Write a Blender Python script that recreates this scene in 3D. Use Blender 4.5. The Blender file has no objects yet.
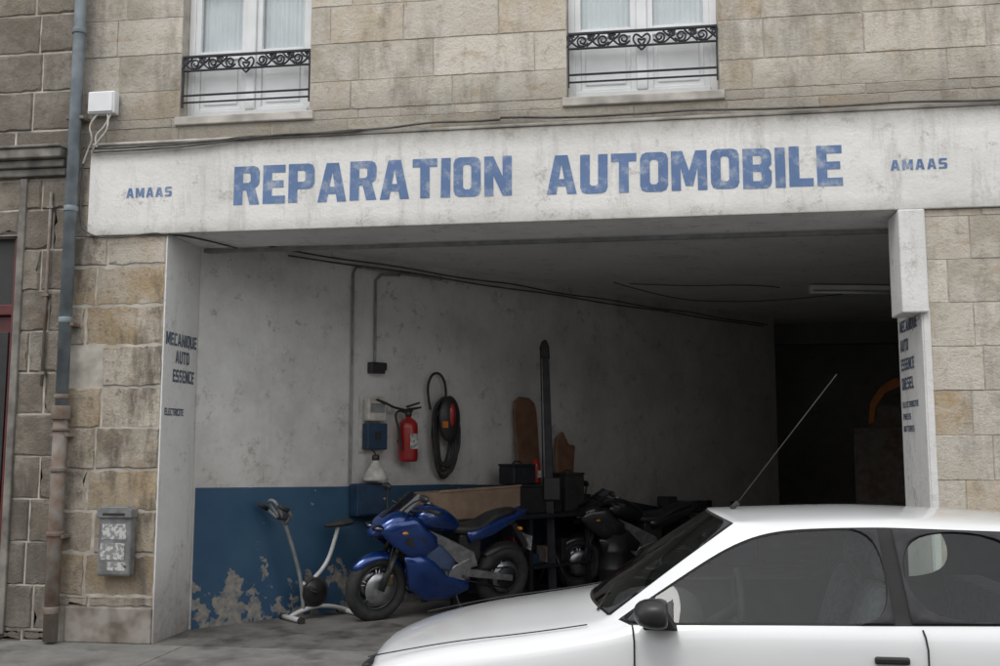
import bpy, bmesh, math, random
from math import radians, sin, cos, pi
from mathutils import Vector, Matrix
random.seed(7)
S = bpy.context.scene
COL = S.collection

# ---------------------------------------------------------------- materials
def newmat(name):
    m = bpy.data.materials.new(name); m.use_nodes = True
    nt = m.node_tree
    return m, nt, nt.nodes['Principled BSDF']
def N(nt, typ, **kw):
    n = nt.nodes.new(typ)
    for k, v in kw.items():
        setattr(n, k, v)
    return n
def pos(nt, scale=(1, 1, 1)):
    g = N(nt, 'ShaderNodeNewGeometry'); mp = N(nt, 'ShaderNodeMapping')
    mp.inputs['Scale'].default_value = scale
    nt.links.new(g.outputs['Position'], mp.inputs['Vector'])
    return mp.outputs['Vector']
def noise(nt, vec, scale, detail=4, rough=.6, lo=.35, hi=.65):
    n = N(nt, 'ShaderNodeTexNoise'); n.inputs['Scale'].default_value = scale
    n.inputs['Detail'].default_value = min(detail, 5); n.inputs['Roughness'].default_value = rough
    nt.links.new(vec, n.inputs['Vector'])
    r = N(nt, 'ShaderNodeMapRange'); r.inputs[1].default_value = lo; r.inputs[2].default_value = hi
    nt.links.new(n.outputs['Fac'], r.inputs[0])
    return r.outputs[0], n.outputs['Fac']
def mix(nt, fac, a, b, mode='MIX'):
    m = N(nt, 'ShaderNodeMix', data_type='RGBA', blend_type=mode)
    for sock, v in ((m.inputs[0], fac), (m.inputs[6], a), (m.inputs[7], b)):
        if isinstance(v, bpy.types.NodeSocket): nt.links.new(v, sock)
        elif isinstance(v, (int, float)): sock.default_value = v
        else: sock.default_value = (*v, 1)
    return m.outputs[2]
def mth(nt, op, a, b=0.0, clamp=False):
    m = N(nt, 'ShaderNodeMath', operation=op); m.use_clamp = clamp
    for sock, v in ((m.inputs[0], a), (m.inputs[1], b)):
        if isinstance(v, bpy.types.NodeSocket): nt.links.new(v, sock)
        else: sock.default_value = v
    return m.outputs[0]
def zval(nt, z0, z1, ax=2):
    g = N(nt, 'ShaderNodeNewGeometry'); s = N(nt, 'ShaderNodeSeparateXYZ')
    nt.links.new(g.outputs['Position'], s.inputs[0])
    r = N(nt, 'ShaderNodeMapRange'); r.inputs[1].default_value = z0; r.inputs[2].default_value = z1
    nt.links.new(s.outputs[ax], r.inputs[0]); return r.outputs[0]
def bump(nt, bs, h, strength=.3, dist=.01):
    b = N(nt, 'ShaderNodeBump'); b.inputs['Strength'].default_value = strength
    b.inputs['Distance'].default_value = dist
    nt.links.new(h, b.inputs['Height']); nt.links.new(b.outputs[0], bs.inputs['Normal'])
def simple(name, c1, c2=None, scale=6, rough=.6, metal=0, bmp=.15, bscale=60, coat=0, lo=.35, hi=.65):
    m, nt, bs = newmat(name)
    if c2 is None: c2 = tuple(c * .72 for c in c1)
    v = pos(nt)
    f, _ = noise(nt, v, scale, 2, lo=lo, hi=hi)
    nt.links.new(mix(nt, f, c1, c2), bs.inputs['Base Color'])
    bs.inputs['Roughness'].default_value = rough; bs.inputs['Metallic'].default_value = metal
    if coat: bs.inputs['Coat Weight'].default_value = coat; bs.inputs['Coat Roughness'].default_value = .04
    if bmp >= .4:
        _, h = noise(nt, v, bscale, 3); bump(nt, bs, h, bmp, .004)
    return m

def stone_mat(name, grime, tint, pale=.65, pit=.55, lowz=1.3, tan=.5):
    m, nt, bs = newmat(name)
    v = pos(nt); at = N(nt, 'ShaderNodeAttribute'); at.attribute_name = 'Col'
    c = mix(nt, 1.0, at.outputs['Color'], tint, 'MULTIPLY')
    f1, n1 = noise(nt, v, 2.2, 5, .68, .42, .60)
    c = mix(nt, mth(nt, 'MULTIPLY', f1, pale), c, (.63, .59, .525))
    f4, n4 = noise(nt, pos(nt, (1.6, 1, 3.2)), 1.9, 5, .72, .56, .66)
    c = mix(nt, mth(nt, 'MULTIPLY', f4, tan), c, (.40, .295, .18))
    f2, n2 = noise(nt, v, 9, 5, .76, .55, .68)
    c = mix(nt, mth(nt, 'MULTIPLY', f2, pit), c, (.21, .175, .135))
    vs = pos(nt, (1, 1, .3))
    f3, n3 = noise(nt, vs, 1.7, 5, .74, .52, .64)
    c = mix(nt, mth(nt, 'MULTIPLY', f3, grime), c, (.105, .09, .075))
    za = mth(nt, 'MULTIPLY', zval(nt, 4.85, 4.38), zval(nt, 4.2, 4.36))
    c = mix(nt, mth(nt, 'MULTIPLY', mth(nt, 'MULTIPLY', za, n1), 1.2, True), c, (.13, .115, .095))
    xa = zval(nt, -4.2, -5.1, 0)
    c = mix(nt, mth(nt, 'MULTIPLY', mth(nt, 'MULTIPLY', xa, n2), 1.1, True), c, (.14, .12, .10))
    low = zval(nt, lowz, 0.0)
    c = mix(nt, mth(nt, 'MULTIPLY', mth(nt, 'MULTIPLY', low, n3), 1.1, True), c, (.15, .135, .115))
    nt.links.new(c, bs.inputs['Base Color']); bs.inputs['Roughness'].default_value = .93
    _, h1 = noise(nt, v, 38, 4, .75)
    bump(nt, bs, mth(nt, 'ADD', h1, mth(nt, 'MULTIPLY', n2, 2.0)), .7, .014)
    return m
M_stone = stone_mat('limestone_blocks', .42, (1.12, 1.08, 1.02), .75, .42, .8, .5)
M_stone_pier = stone_mat('eroded_limestone', .85, (1.04, .98, .90), .6, .85, 1.5, .8)
M_stone_old = stone_mat('weathered_limestone', 1.0, (.72, .69, .64), .4, .9)
M_mortar = simple('mortar', (.56, .52, .46), (.34, .31, .27), 5, .95, bmp=.6, bscale=80)
M_sill = simple('sill_stone', (.58, .55, .50), (.30, .28, .25), 4, .9, bmp=.5, bscale=50, lo=.4, hi=.72)
M_corn = simple('cornice_stone', (.28, .26, .23), (.13, .12, .11), 5, .9, bmp=.6)
M_plinth = simple('dirty_plinth_render', (.33, .30, .27), (.15, .12, .095), 5, .9, bmp=.6, bscale=40, lo=.38, hi=.68)

def paint_wall(name, base, stain, amt=.6, crackc=(.2, .19, .17), zgrime=None, streak=.9, deep_shade=None):
    m, nt, bs = newmat(name)
    v = pos(nt)
    f1, _ = noise(nt, v, 1.1, 5, .7, .42, .72)
    c = mix(nt, mth(nt, 'MULTIPLY', f1, amt), base, stain)
    f2 = f1
    if streak:
        vs = pos(nt, (3, 3, .45)); f2, _ = noise(nt, vs, 2.0, 5, .75, .54, .78)
        c = mix(nt, mth(nt, 'MULTIPLY', f2, amt * streak), c, tuple(x * .6 for x in stain))
    f3, n3 = noise(nt, v, 4.0, 5, .82, .57, .67)
    c = mix(nt, mth(nt, 'MULTIPLY', f3, amt * .8), c, crackc)
    if deep_shade:
        c = mix(nt, mth(nt, 'MULTIPLY', zval(nt, deep_shade[0], deep_shade[1], 1), mth(nt, 'ADD', mth(nt, 'MULTIPLY', n3, .5), deep_shade[2])), c, tuple(x * .5 for x in stain))  # darker with depth: fall-off of light inside put into the wall colour
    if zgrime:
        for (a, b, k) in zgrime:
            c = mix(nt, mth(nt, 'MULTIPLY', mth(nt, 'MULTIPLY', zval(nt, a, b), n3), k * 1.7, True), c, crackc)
    nt.links.new(c, bs.inputs['Base Color']); bs.inputs['Roughness'].default_value = .85
    _, h1 = noise(nt, v, 25, 3, .7)
    bump(nt, bs, mth(nt, 'ADD', h1, mth(nt, 'MULTIPLY', n3, 2)), .35, .012)
    return m
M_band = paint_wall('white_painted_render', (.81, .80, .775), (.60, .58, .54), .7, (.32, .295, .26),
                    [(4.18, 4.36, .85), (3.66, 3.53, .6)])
M_jamb = paint_wall('white_painted_jamb', (.78, .775, .76), (.57, .55, .52), .6, (.27, .24, .22), [(.8, 0, .95)])
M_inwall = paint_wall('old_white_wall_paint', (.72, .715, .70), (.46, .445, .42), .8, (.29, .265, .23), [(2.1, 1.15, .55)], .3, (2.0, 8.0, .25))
M_ceil = paint_wall('ceiling_paint', (.66, .66, .65), (.50, .49, .48), .6, streak=0)
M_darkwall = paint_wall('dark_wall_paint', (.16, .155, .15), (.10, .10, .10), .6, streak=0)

def blue_peel():
    m, nt, bs = newmat('peeling_blue_paint'); v = pos(nt)
    f1, _ = noise(nt, v, 1.6, 5, .65, .35, .7)
    c = mix(nt, f1, (.018, .066, .135), (.038, .098, .165))
    f2, n2 = noise(nt, v, 3.8, 5, .62, 0, 1)
    low = zval(nt, .85, -.1)
    xl = zval(nt, -2.6, -4.1, 0)
    thr = mth(nt, 'ADD', mth(nt, 'ADD', n2, mth(nt, 'MULTIPLY', low, .16)), mth(nt, 'MULTIPLY', mth(nt, 'MULTIPLY', xl, low), .07))
    r = N(nt, 'ShaderNodeMapRange'); r.inputs[1].default_value = .655; r.inputs[2].default_value = .672
    nt.links.new(thr, r.inputs[0])
    f5, _ = noise(nt, v, 14, 4)
    c = mix(nt, r.outputs[0], c, mix(nt, f5, (.32, .29, .24), (.14, .15, .17)))
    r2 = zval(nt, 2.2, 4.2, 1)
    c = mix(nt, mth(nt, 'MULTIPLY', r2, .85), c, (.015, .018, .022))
    nt.links.new(c, bs.inputs['Base Color']); bs.inputs['Roughness'].default_value = .6
    bump(nt, bs, mth(nt, 'SUBTRACT', 1.0, r.outputs[0]), .5, .004)
    return m
M_blue = blue_peel()

def sign_paint(name, col, under, wear=.55, k=.75):
    m, nt, bs = newmat(name); v = pos(nt)
    f, _ = noise(nt, v, 8, 5, .78, wear, wear + .2)
    f2, _ = noise(nt, v, 2, 4, .6, .3, .7)
    c = mix(nt, mth(nt, 'MULTIPLY', f2, .4), col, tuple(min(1, x * 1.5 + .05) for x in col))
    c = mix(nt, mth(nt, 'MULTIPLY', f, k), c, under)
    nt.links.new(c, bs.inputs['Base Color']); bs.inputs['Roughness'].default_value = .85
    return m
M_letter = sign_paint('faded_blue_sign_paint', (.11, .18, .335), (.58, .60, .61), .50, .65)
M_letter_grey = sign_paint('faded_grey_sign_paint', (.08, .10, .14), (.5, .5, .5), .52)

def ground_mat(name, c1, c2, stain, scale):
    m, nt, bs = newmat(name); v = pos(nt)
    f, _ = noise(nt, v, scale, 5, .7, .3, .7)
    c = mix(nt, f, c1, c2)
    f2, _ = noise(nt, v, 1.3, 5, .7, .47, .64)
    c = mix(nt, mth(nt, 'MULTIPLY', f2, .85), c, stain)
    f3, n3 = noise(nt, v, 120, 2, .8, .3, .7)
    c = mix(nt, mth(nt, 'MULTIPLY', f3, .35), c, tuple(x * .5 for x in c1))
    nt.links.new(c, bs.inputs['Base Color'])
    rr = N(nt, 'ShaderNodeMapRange'); rr.inputs[3].default_value = .85; rr.inputs[4].default_value = .38
    nt.links.new(f2, rr.inputs[0]); nt.links.new(rr.outputs[0], bs.inputs['Roughness'])
    bump(nt, bs, n3, .5, .006); return m
M_asphalt = ground_mat('asphalt', (.055, .055, .056), (.075, .073, .07), (.03, .03, .03), 6)
M_pave = ground_mat('pavement_concrete', (.27, .265, .25), (.17, .165, .16), (.085, .08, .075), 4)
M_gfloor = ground_mat('oily_concrete', (.20, .19, .175), (.11, .105, .10), (.033, .03, .027), 3)
M_kerb = simple('kerb_granite', (.3, .3, .29), (.2, .2, .19), 20, .8, bmp=.4)

M_zinc = simple('zinc_pipe', (.26, .30, .33), (.16, .19, .21), 5, .55, .3, .2)
M_cast = simple('rusty_cast_iron', (.25, .23, .21), (.18, .12, .085), 7, .8, .1, .4)
M_white = simple('white_gloss_wood', (.81, .82, .83), (.70, .71, .71), 3, .4, bmp=.05)
M_curtain = simple('net_curtain', (.84, .85, .87), (.74, .75, .77), 3, .9, bmp=0)
M_iron = simple('black_wrought_iron', (.02, .022, .03), (.035, .035, .04), 9, .5, .4)
M_black = simple('black_rubber', (.02, .02, .02), (.035, .035, .035), 9, .75)
M_seal = simple('window_seal_rubber', (.012, .012, .012), (.018, .018, .018), 9, .7)
M_plastic = simple('black_plastic', (.022, .022, .024), (.03, .03, .03), 9, .38)
M_grey = simple('grey_metal_paint', (.30, .31, .32), (.2, .2, .2), 7, .5, .2)
M_conduit = simple('conduit_grey', (.34, .33, .31), (.2, .19, .17), 7, .6, .1)
M_cable = simple('dusty_cable', (.12, .115, .11), (.06, .055, .05), 7, .8)
M_mailgrey = simple('mailbox_metal', (.27, .275, .28), (.16, .16, .16), 8, .55, .3)
M_paper = simple('old_paper_label', (.55, .55, .53), (.25, .25, .25), 30, .9, lo=.45, hi=.55)
M_alu = simple('cast_aluminium', (.50, .51, .53), (.32, .32, .34), 12, .35, .9)
M_rim = simple('dark_wheel_rim', (.16, .165, .175), (.10, .10, .11), 12, .35, .8)
M_chrome = simple('polished_steel', (.7, .7, .72), (.55, .55, .57), 12, .15, 1, bmp=0)
M_bluepaint = simple('metallic_blue_paint', (.005, .034, .165), (.007, .048, .23), 4, .22, .5, bmp=0, coat=1)
M_dkpaint = simple('dark_metallic_paint', (.012, .012, .016), (.02, .02, .025), 4, .3, .3, bmp=0, coat=.6)
M_panel_sheen = simple('pale_blue_panel_painted_sheen', (.12, .19, .34), (.08, .14, .28), 4, .25, .6, bmp=0, coat=1)  # pale panel tone, partly reflections on the blue fairing put into the colour
M_seat = simple('seat_vinyl', (.015, .015, .016), (.025, .025, .025), 9, .5)
M_red = simple('red_enamel', (.36, .014, .014), (.26, .012, .012), 6, .35, coat=.3)
M_cream = simple('cream_enamel', (.62, .6, .55), (.42, .4, .36), 10, .5)
M_boxblue = simple('blue_box_paint', (.02, .055, .11), (.015, .035, .07), 8, .5)
M_wood = simple('brown_varnished_wood', (.22, .12, .07), (.13, .07, .04), 5, .6)
M_card = simple('cardboard', (.34, .235, .16), (.24, .165, .115), 4, .9)
M_orange = simple('orange_plastic_and_lit_arch', (.7, .22, .03), (.5, .14, .02), 5, .5)
M_burg = simple('burgundy_door_paint', (.13, .022, .022), (.07, .016, .016), 5, .45)
M_gold = simple('gold_fork', (.30, .24, .14), (.24, .19, .1), 8, .35, .9)
M_steelgrey = simple('frame_white_paint', (.55, .55, .55), (.4, .4, .4), 8, .4)
M_carw = simple('white_car_paint', (.84, .85, .86), (.82, .83, .84), 2.5, .32, bmp=0, coat=1)
M_lining = simple('car_interior_lining', (.06, .06, .065), (.04, .04, .045), 8, .9, bmp=0)
M_seatcloth = simple('car_seat_cloth', (.12, .125, .135), (.07, .075, .085), 30, .95, bmp=0)
M_amber = simple('amber_lens', (.6, .22, .02), (.5, .18, .02), 8, .2, bmp=0)

def glass(name, tint, base=.05, refl_rough=.02):
    m = bpy.data.materials.new(name); m.use_nodes = True; nt = m.node_tree
    nt.nodes.clear()
    o = N(nt, 'ShaderNodeOutputMaterial'); mx = N(nt, 'ShaderNodeMixShader')
    t = N(nt, 'ShaderNodeBsdfTransparent'); t.inputs[0].default_value = (*tint, 1)
    g = N(nt, 'ShaderNodeBsdfGlossy'); g.inputs['Roughness'].default_value = refl_rough
    lw = N(nt, 'ShaderNodeLayerWeight'); lw.inputs[0].default_value = .5
    p = mth(nt, 'POWER', lw.outputs['Facing'], 4.0)
    fac = mth(nt, 'ADD', mth(nt, 'MULTIPLY', p, 1 - base), base, True)
    nt.links.new(fac, mx.inputs[0]); nt.links.new(t.outputs[0], mx.inputs[1]); nt.links.new(g.outputs[0], mx.inputs[2])
    nt.links.new(mx.outputs[0], o.inputs[0]); return m
M_glass = glass('car_glass', (.74, .79, .77), .055)
M_glass2 = glass('window_glass', (.92, .94, .94), .06)
M_smoke = glass('smoked_screen', (.25, .3, .4), .1)

# ---------------------------------------------------------------- helpers
def empty(name, loc=(0, 0, 0), rot=(0, 0, 0)):
    e = bpy.data.objects.new(name, None); COL.objects.link(e)
    e.location = loc; e.rotation_euler = rot; e.empty_display_size = .2
    return e
def mesh_obj(name, verts, faces, mat, parent=None, smooth=False, bev=0, sub=0):
    me = bpy.data.meshes.new(name); me.from_pydata([tuple(v) for v in verts], [], faces)
    bm = bmesh.new(); bm.from_mesh(me); bmesh.ops.recalc_face_normals(bm, faces=bm.faces); bm.to_mesh(me); bm.free()
    mats = mat if isinstance(mat, list) else [mat]
    for m in mats: me.materials.append(m)
    if smooth:
        for p in me.polygons: p.use_smooth = True
    ob = bpy.data.objects.new(name, me); COL.objects.link(ob)
    if parent: ob.parent = parent
    if bev:
        b = ob.modifiers.new('bev', 'BEVEL'); b.width = bev; b.segments = 2; b.limit_method = 'ANGLE'
    if sub:
        s = ob.modifiers.new('sub', 'SUBSURF'); s.levels = sub; s.render_levels = sub
    return ob
def box(name, x0, x1, y0, y1, z0, z1, mat, parent=None, bev=0.0):
    v = [(x0, y0, z0), (x1, y0, z0), (x1, y1, z0), (x0, y1, z0), (x0, y0, z1), (x1, y0, z1), (x1, y1, z1), (x0, y1, z1)]
    f = [(0, 3, 2, 1), (4, 5, 6, 7), (0, 1, 5, 4), (1, 2, 6, 5), (2, 3, 7, 6), (3, 0, 4, 7)]
    return mesh_obj(name, v, f, mat, parent, bev=bev)
def cyl(name, p0, p1, r, mat, parent=None, r2=None, n=20, bev=0):
    p0 = Vector(p0); p1 = Vector(p1); r2 = r if r2 is None else r2
    d = (p1 - p0).normalized(); q = d.to_track_quat('Z', 'Y')
    v = []; f = []
    for k, (p, rr) in enumerate(((p0, r), (p1, r2))):
        for i in range(n):
            a = 2 * pi * i / n; v.append(p + q @ Vector((rr * cos(a), rr * sin(a), 0)))
    for i in range(n):
        j = (i + 1) % n; f.append((i, j, n + j, n + i))
    f.append(tuple(range(n - 1, -1, -1))); f.append(tuple(range(n, 2 * n)))
    ob = mesh_obj(name, v, f, mat, parent, smooth=False, bev=bev)
    for p in ob.data.polygons:
        if len(p.vertices) == 4: p.use_smooth = True
    return ob
def lathe(name, prof, mat, parent=None, origin=(0, 0, 0), axis='Z', n=28):
    v = []; f = []
    for (r, h) in prof:
        for i in range(n):
            a = 2 * pi * i / n
            if axis == 'Z': p = (r * cos(a), r * sin(a), h)
            else: p = (r * cos(a), h, r * sin(a))
            v.append((p[0] + origin[0], p[1] + origin[1], p[2] + origin[2]))
    for k in range(len(prof) - 1):
        for i in range(n):
            j = (i + 1) % n; f.append((k * n + i, k * n + j, (k + 1) * n + j, (k + 1) * n + i))
    f.append(tuple(range(n))); f.append(tuple(range((len(prof) - 1) * n, len(prof) * n)))
    ob = mesh_obj(name, v, f, mat, parent)
    for p in ob.data.polygons:
        if len(p.vertices) == 4: p.use_smooth = True
    return ob
def torus(name, c, R, r, mat, parent=None, axis='Y', ys=1.0, n=40, m=12):
    v = []; f = []
    for i in range(n):
        a = 2 * pi * i / n
        for j in range(m):
            b = 2 * pi * j / m; rr = R + r * cos(b); h = r * ys * sin(b)
            if axis == 'Y': p = (rr * cos(a), h, rr * sin(a))
            elif axis == 'Z': p = (rr * cos(a), rr * sin(a), h)
            else: p = (h, rr * cos(a), rr * sin(a))
            v.append((p[0] + c[0], p[1] + c[1], p[2] + c[2]))
    for i in range(n):
        for j in range(m):
            f.append((i * m + j, ((i + 1) % n) * m + j, ((i + 1) % n) * m + (j + 1) % m, i * m + (j + 1) % m))
    return mesh_obj(name, v, f, mat, parent, smooth=True)
def curve(name, splines, r, mat, parent=None, cyclic=False, smooth=True):
    cu = bpy.data.curves.new(name, 'CURVE'); cu.dimensions = '3D'; cu.bevel_depth = r; cu.bevel_resolution = 3
    cu.use_fill_caps = True
    for pts in splines:
        if smooth and len(pts) > 2:
            sp = cu.splines.new('NURBS'); sp.points.add(len(pts) - 1)
            for i, p in enumerate(pts): sp.points[i].co = (*p, 1)
            sp.use_endpoint_u = True; sp.order_u = 3; sp.resolution_u = 6; sp.use_cyclic_u = cyclic
        else:
            sp = cu.splines.new('POLY'); sp.points.add(len(pts) - 1)
            for i, p in enumerate(pts): sp.points[i].co = (*p, 1)
            sp.use_cyclic_u = cyclic
    cu.materials.append(mat)
    ob = bpy.data.objects.new(name, cu); COL.objects.link(ob)
    if parent: ob.parent = parent
    return ob
def loft(name, secs, mat, parent=None, n=16, sub=1):
    """secs: (x, yc, zc, hw, hh, power)"""
    v = []; f = []
    for (x, yc, zc, hw, hh, pw) in secs:
        for i in range(n):
            a = 2 * pi * i / n; ca, sa = cos(a), sin(a); e = 2.0 / pw
            v.append((x, yc + hw * math.copysign(abs(ca) ** e, ca), zc + hh * math.copysign(abs(sa) ** e, sa)))
    for k in range(len(secs) - 1):
        for i in range(n):
            j = (i + 1) % n; f.append((k * n + i, k * n + j, (k + 1) * n + j, (k + 1) * n + i))
    f.append(tuple(range(n))); f.append(tuple(range((len(secs) - 1) * n, len(secs) * n)))
    return mesh_obj(name, v, f, mat, parent, smooth=True, sub=sub)
def ellip(name, c, rx, ry, rz, mat, parent=None, n=20, m=12):
    v = []; f = []
    for j in range(1, m):
        b = pi * j / m
        for i in range(n):
            a = 2 * pi * i / n
            v.append((c[0] + rx * sin(b) * cos(a), c[1] + ry * sin(b) * sin(a), c[2] + rz * cos(b)))
    for j in range(m - 2):
        for i in range(n):
            k = (i + 1) % n; f.append((j * n + i, j * n + k, (j + 1) * n + k, (j + 1) * n + i))
    v.append((c[0], c[1], c[2] + rz)); v.append((c[0], c[1], c[2] - rz)); t = len(v) - 2
    for i in range(n):
        k = (i + 1) % n; f.append((i, k, t)); f.append(((m - 2) * n + i, (m - 2) * n + k, t + 1))
    return mesh_obj(name, v, f, mat, parent, smooth=True)
def slab(name, pts, fy0, fy1, mat, parent=None, bev=.006):
    """pts (x,z) outline extruded in y between fy0(x,z) and fy1(x,z)"""
    n = len(pts)
    v = [(x, fy0(x, z), z) for x, z in pts] + [(x, fy1(x, z), z) for x, z in pts]
    f = [tuple(range(n)), tuple(range(2 * n - 1, n - 1, -1))] + [(i, (i + 1) % n, n + (i + 1) % n, n + i) for i in range(n)]
    return mesh_obj(name, v, f, mat, parent, bev=bev)
def dome_panel(name, pts, s, fy, th, mat, parent=None, c=None):
    """convex body panel: outline pts (x,z), bulging outward from plane fy on side s"""
    P = []
    for i in range(len(pts)):
        a = pts[i]; b = pts[(i + 1) % len(pts)]
        k = max(1, int(math.hypot(b[0] - a[0], b[1] - a[1]) / .05))
        for t in range(k): P.append((a[0] + (b[0] - a[0]) * t / k, a[1] + (b[1] - a[1]) * t / k))
    cx, cz = c or (sum(p[0] for p in P) / len(P), sum(p[1] for p in P) / len(P))
    n = len(P); v = []; f = []
    prof = ((1.0, 0), (1.0, .25), (.96, .6), (.88, .82), (.72, .95), (.45, 1.0), (.2, 1.02))
    for (k, h) in prof:
        for x, z in P:
            xx = cx + (x - cx) * k; zz = cz + (z - cz) * k
            v.append((xx, s * (fy(xx, zz) + th * h), zz))
    for q in range(len(prof) - 1):
        for i in range(n):
            j = (i + 1) % n; f.append((q * n + i, q * n + j, (q + 1) * n + j, (q + 1) * n + i))
    v.append((cx, s * (fy(cx, cz) + th * 1.02), cz)); cc = len(v) - 1
    for i in range(n): f.append(((len(prof) - 1) * n + i, (len(prof) - 1) * n + (i + 1) % n, cc))
    f.append(tuple(range(n)))
    return mesh_obj(name, v, f, mat, parent, smooth=True)

# ---------------------------------------------------------------- lettering
GL = {
'R': (6.1, [[(0,0),(2.1,0),(2.1,3.4),(2.9,3.4),(3.8,0),(6.1,0),(5.0,3.9),(5.7,4.4),(6,5.2),(6,7.6),(5.6,8.6),(4.7,9),(0,9)], [(2.1,5.1),(3.5,5.1),(3.9,5.5),(3.9,7.0),(3.5,7.4),(2.1,7.4)]]),
'E': (5.2, [[(0,0),(5.2,0),(5.2,1.8),(2.1,1.8),(2.1,3.7),(4.8,3.7),(4.8,5.4),(2.1,5.4),(2.1,7.2),(5.2,7.2),(5.2,9),(0,9)]]),
'P': (6, [[(0,0),(2.1,0),(2.1,3.1),(4.7,3.1),(5.6,3.5),(6,4.5),(6,7.6),(5.6,8.6),(4.7,9),(0,9)], [(2.1,4.8),(3.5,4.8),(3.9,5.2),(3.9,7.0),(3.5,7.4),(2.1,7.4)]]),
'A': (6.6, [[(0,0),(2.1,0),(2.4,1.8),(4.2,1.8),(4.5,0),(6.6,0),(4.7,9),(1.9,9)], [(2.7,3.5),(3.9,3.5),(3.3,6.9)]]),
'T': (5.5, [[(1.7,0),(3.8,0),(3.8,7.1),(5.5,7.1),(5.5,9),(0,9),(0,7.1),(1.7,7.1)]]),
'I': (2.1, [[(0,0),(2.1,0),(2.1,9),(0,9)]]),
'O': (6, [[(1.3,0),(4.7,0),(5.6,.4),(6,1.4),(6,7.6),(5.6,8.6),(4.7,9),(1.3,9),(.4,8.6),(0,7.6),(0,1.4),(.4,.4)], [(2.1,2.2),(2.5,1.7),(3.5,1.7),(3.9,2.2),(3.9,6.8),(3.5,7.3),(2.5,7.3),(2.1,6.8)]]),
'Q': (6, [[(1.3,0),(3.6,0),(4.2,-1.3),(5.9,-1.3),(5.1,.1),(5.6,.4),(6,1.4),(6,7.6),(5.6,8.6),(4.7,9),(1.3,9),(.4,8.6),(0,7.6),(0,1.4),(.4,.4)], [(2.1,2.2),(2.5,1.7),(3.5,1.7),(3.9,2.2),(3.9,6.8),(3.5,7.3),(2.5,7.3),(2.1,6.8)]]),
'N': (6, [[(0,0),(2,0),(2,4.6),(4,0),(6,0),(6,9),(4,9),(4,4.4),(2,9),(0,9)]]),
'U': (6, [[(1.3,0),(4.7,0),(5.6,.4),(6,1.4),(6,9),(3.9,9),(3.9,2.2),(3.5,1.8),(2.5,1.8),(2.1,2.2),(2.1,9),(0,9),(0,1.4),(.4,.4)]]),
'M': (7.6, [[(0,0),(2,0),(2,5.2),(3,1),(4.6,1),(5.6,5.2),(5.6,0),(7.6,0),(7.6,9),(5.2,9),(3.8,4.4),(2.4,9),(0,9)]]),
'B': (6, [[(0,0),(4.7,0),(5.6,.4),(6,1.4),(6,3.8),(5.4,4.6),(6,5.4),(6,7.6),(5.6,8.6),(4.7,9),(0,9)], [(2.1,1.7),(3.6,1.7),(3.9,2.0),(3.9,3.4),(3.6,3.8),(2.1,3.8)], [(2.1,5.4),(3.6,5.4),(3.9,5.7),(3.9,7.1),(3.6,7.4),(2.1,7.4)]]),
'L': (5, [[(0,0),(5,0),(5,1.8),(2.1,1.8),(2.1,9),(0,9)]]),
'S': (6, [[(0,0),(5,0),(6,1),(6,4.4),(5,5.4),(2.1,5.4),(2.1,7.2),(5.8,7.2),(5.8,9),(1,9),(0,8),(0,4.7),(1,3.7),(3.9,3.7),(3.9,1.8),(0,1.8)]]),
'C': (5.6, [[(1,0),(5.6,0),(5.6,1.8),(2.1,1.8),(2.1,7.2),(5.6,7.2),(5.6,9),(1,9),(0,8),(0,1)]]),
'D': (6, [[(0,0),(4.7,0),(5.6,.4),(6,1.4),(6,7.6),(5.6,8.6),(4.7,9),(0,9)], [(2.1,1.8),(3.5,1.8),(3.9,2.2),(3.9,6.8),(3.5,7.2),(2.1,7.2)]]),
' ': (3, [])}
def lettering(name, text, width, height, origin, udir, mat, parent=None, gap=.75, slope=0.0):
    """painted letters, flat filled curves turned to mesh, in the wall plane"""
    tot = sum(GL[c][0] for c in text) + gap * (len(text) - 1)
    sx = width / tot; sz = height / 9
    cu = bpy.data.curves.new(name, 'CURVE'); cu.dimensions = '2D'; cu.fill_mode = 'BOTH'
    x = 0
    for ch in text:
        w, polys = GL[ch]
        jz = random.uniform(-.10, .10); jr = random.uniform(-.012, .012)
        for pl in polys:
            sp = cu.splines.new('POLY'); sp.points.add(len(pl) - 1)
            for i, (a, b) in enumerate(pl):
                sp.points[i].co = ((x + a + b * jr) * sx, (b + jz) * sz + slope * (x + a) * sx, 0, 1)
            sp.use_cyclic_u = True
        x += w + gap
    tmp = bpy.data.objects.new(name + '_tmp', cu); COL.objects.link(tmp)
    dg = bpy.context.evaluated_depsgraph_get(); dg.update()
    me = bpy.data.meshes.new_from_object(tmp.evaluated_get(dg))
    bpy.data.objects.remove(tmp)
    u = Vector(udir); up = Vector((0, 0, 1)); nrm = u.cross(up)
    mt = Matrix((( u.x, up.x, nrm.x, origin[0]), (u.y, up.y, nrm.y, origin[1]), (u.z, up.z, nrm.z, origin[2]), (0, 0, 0, 1)))
    me.transform(mt); me.materials.clear(); me.materials.append(mat)
    ob = bpy.data.objects.new(name, me); COL.objects.link(ob)
    if parent: ob.parent = parent
    return ob

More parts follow.
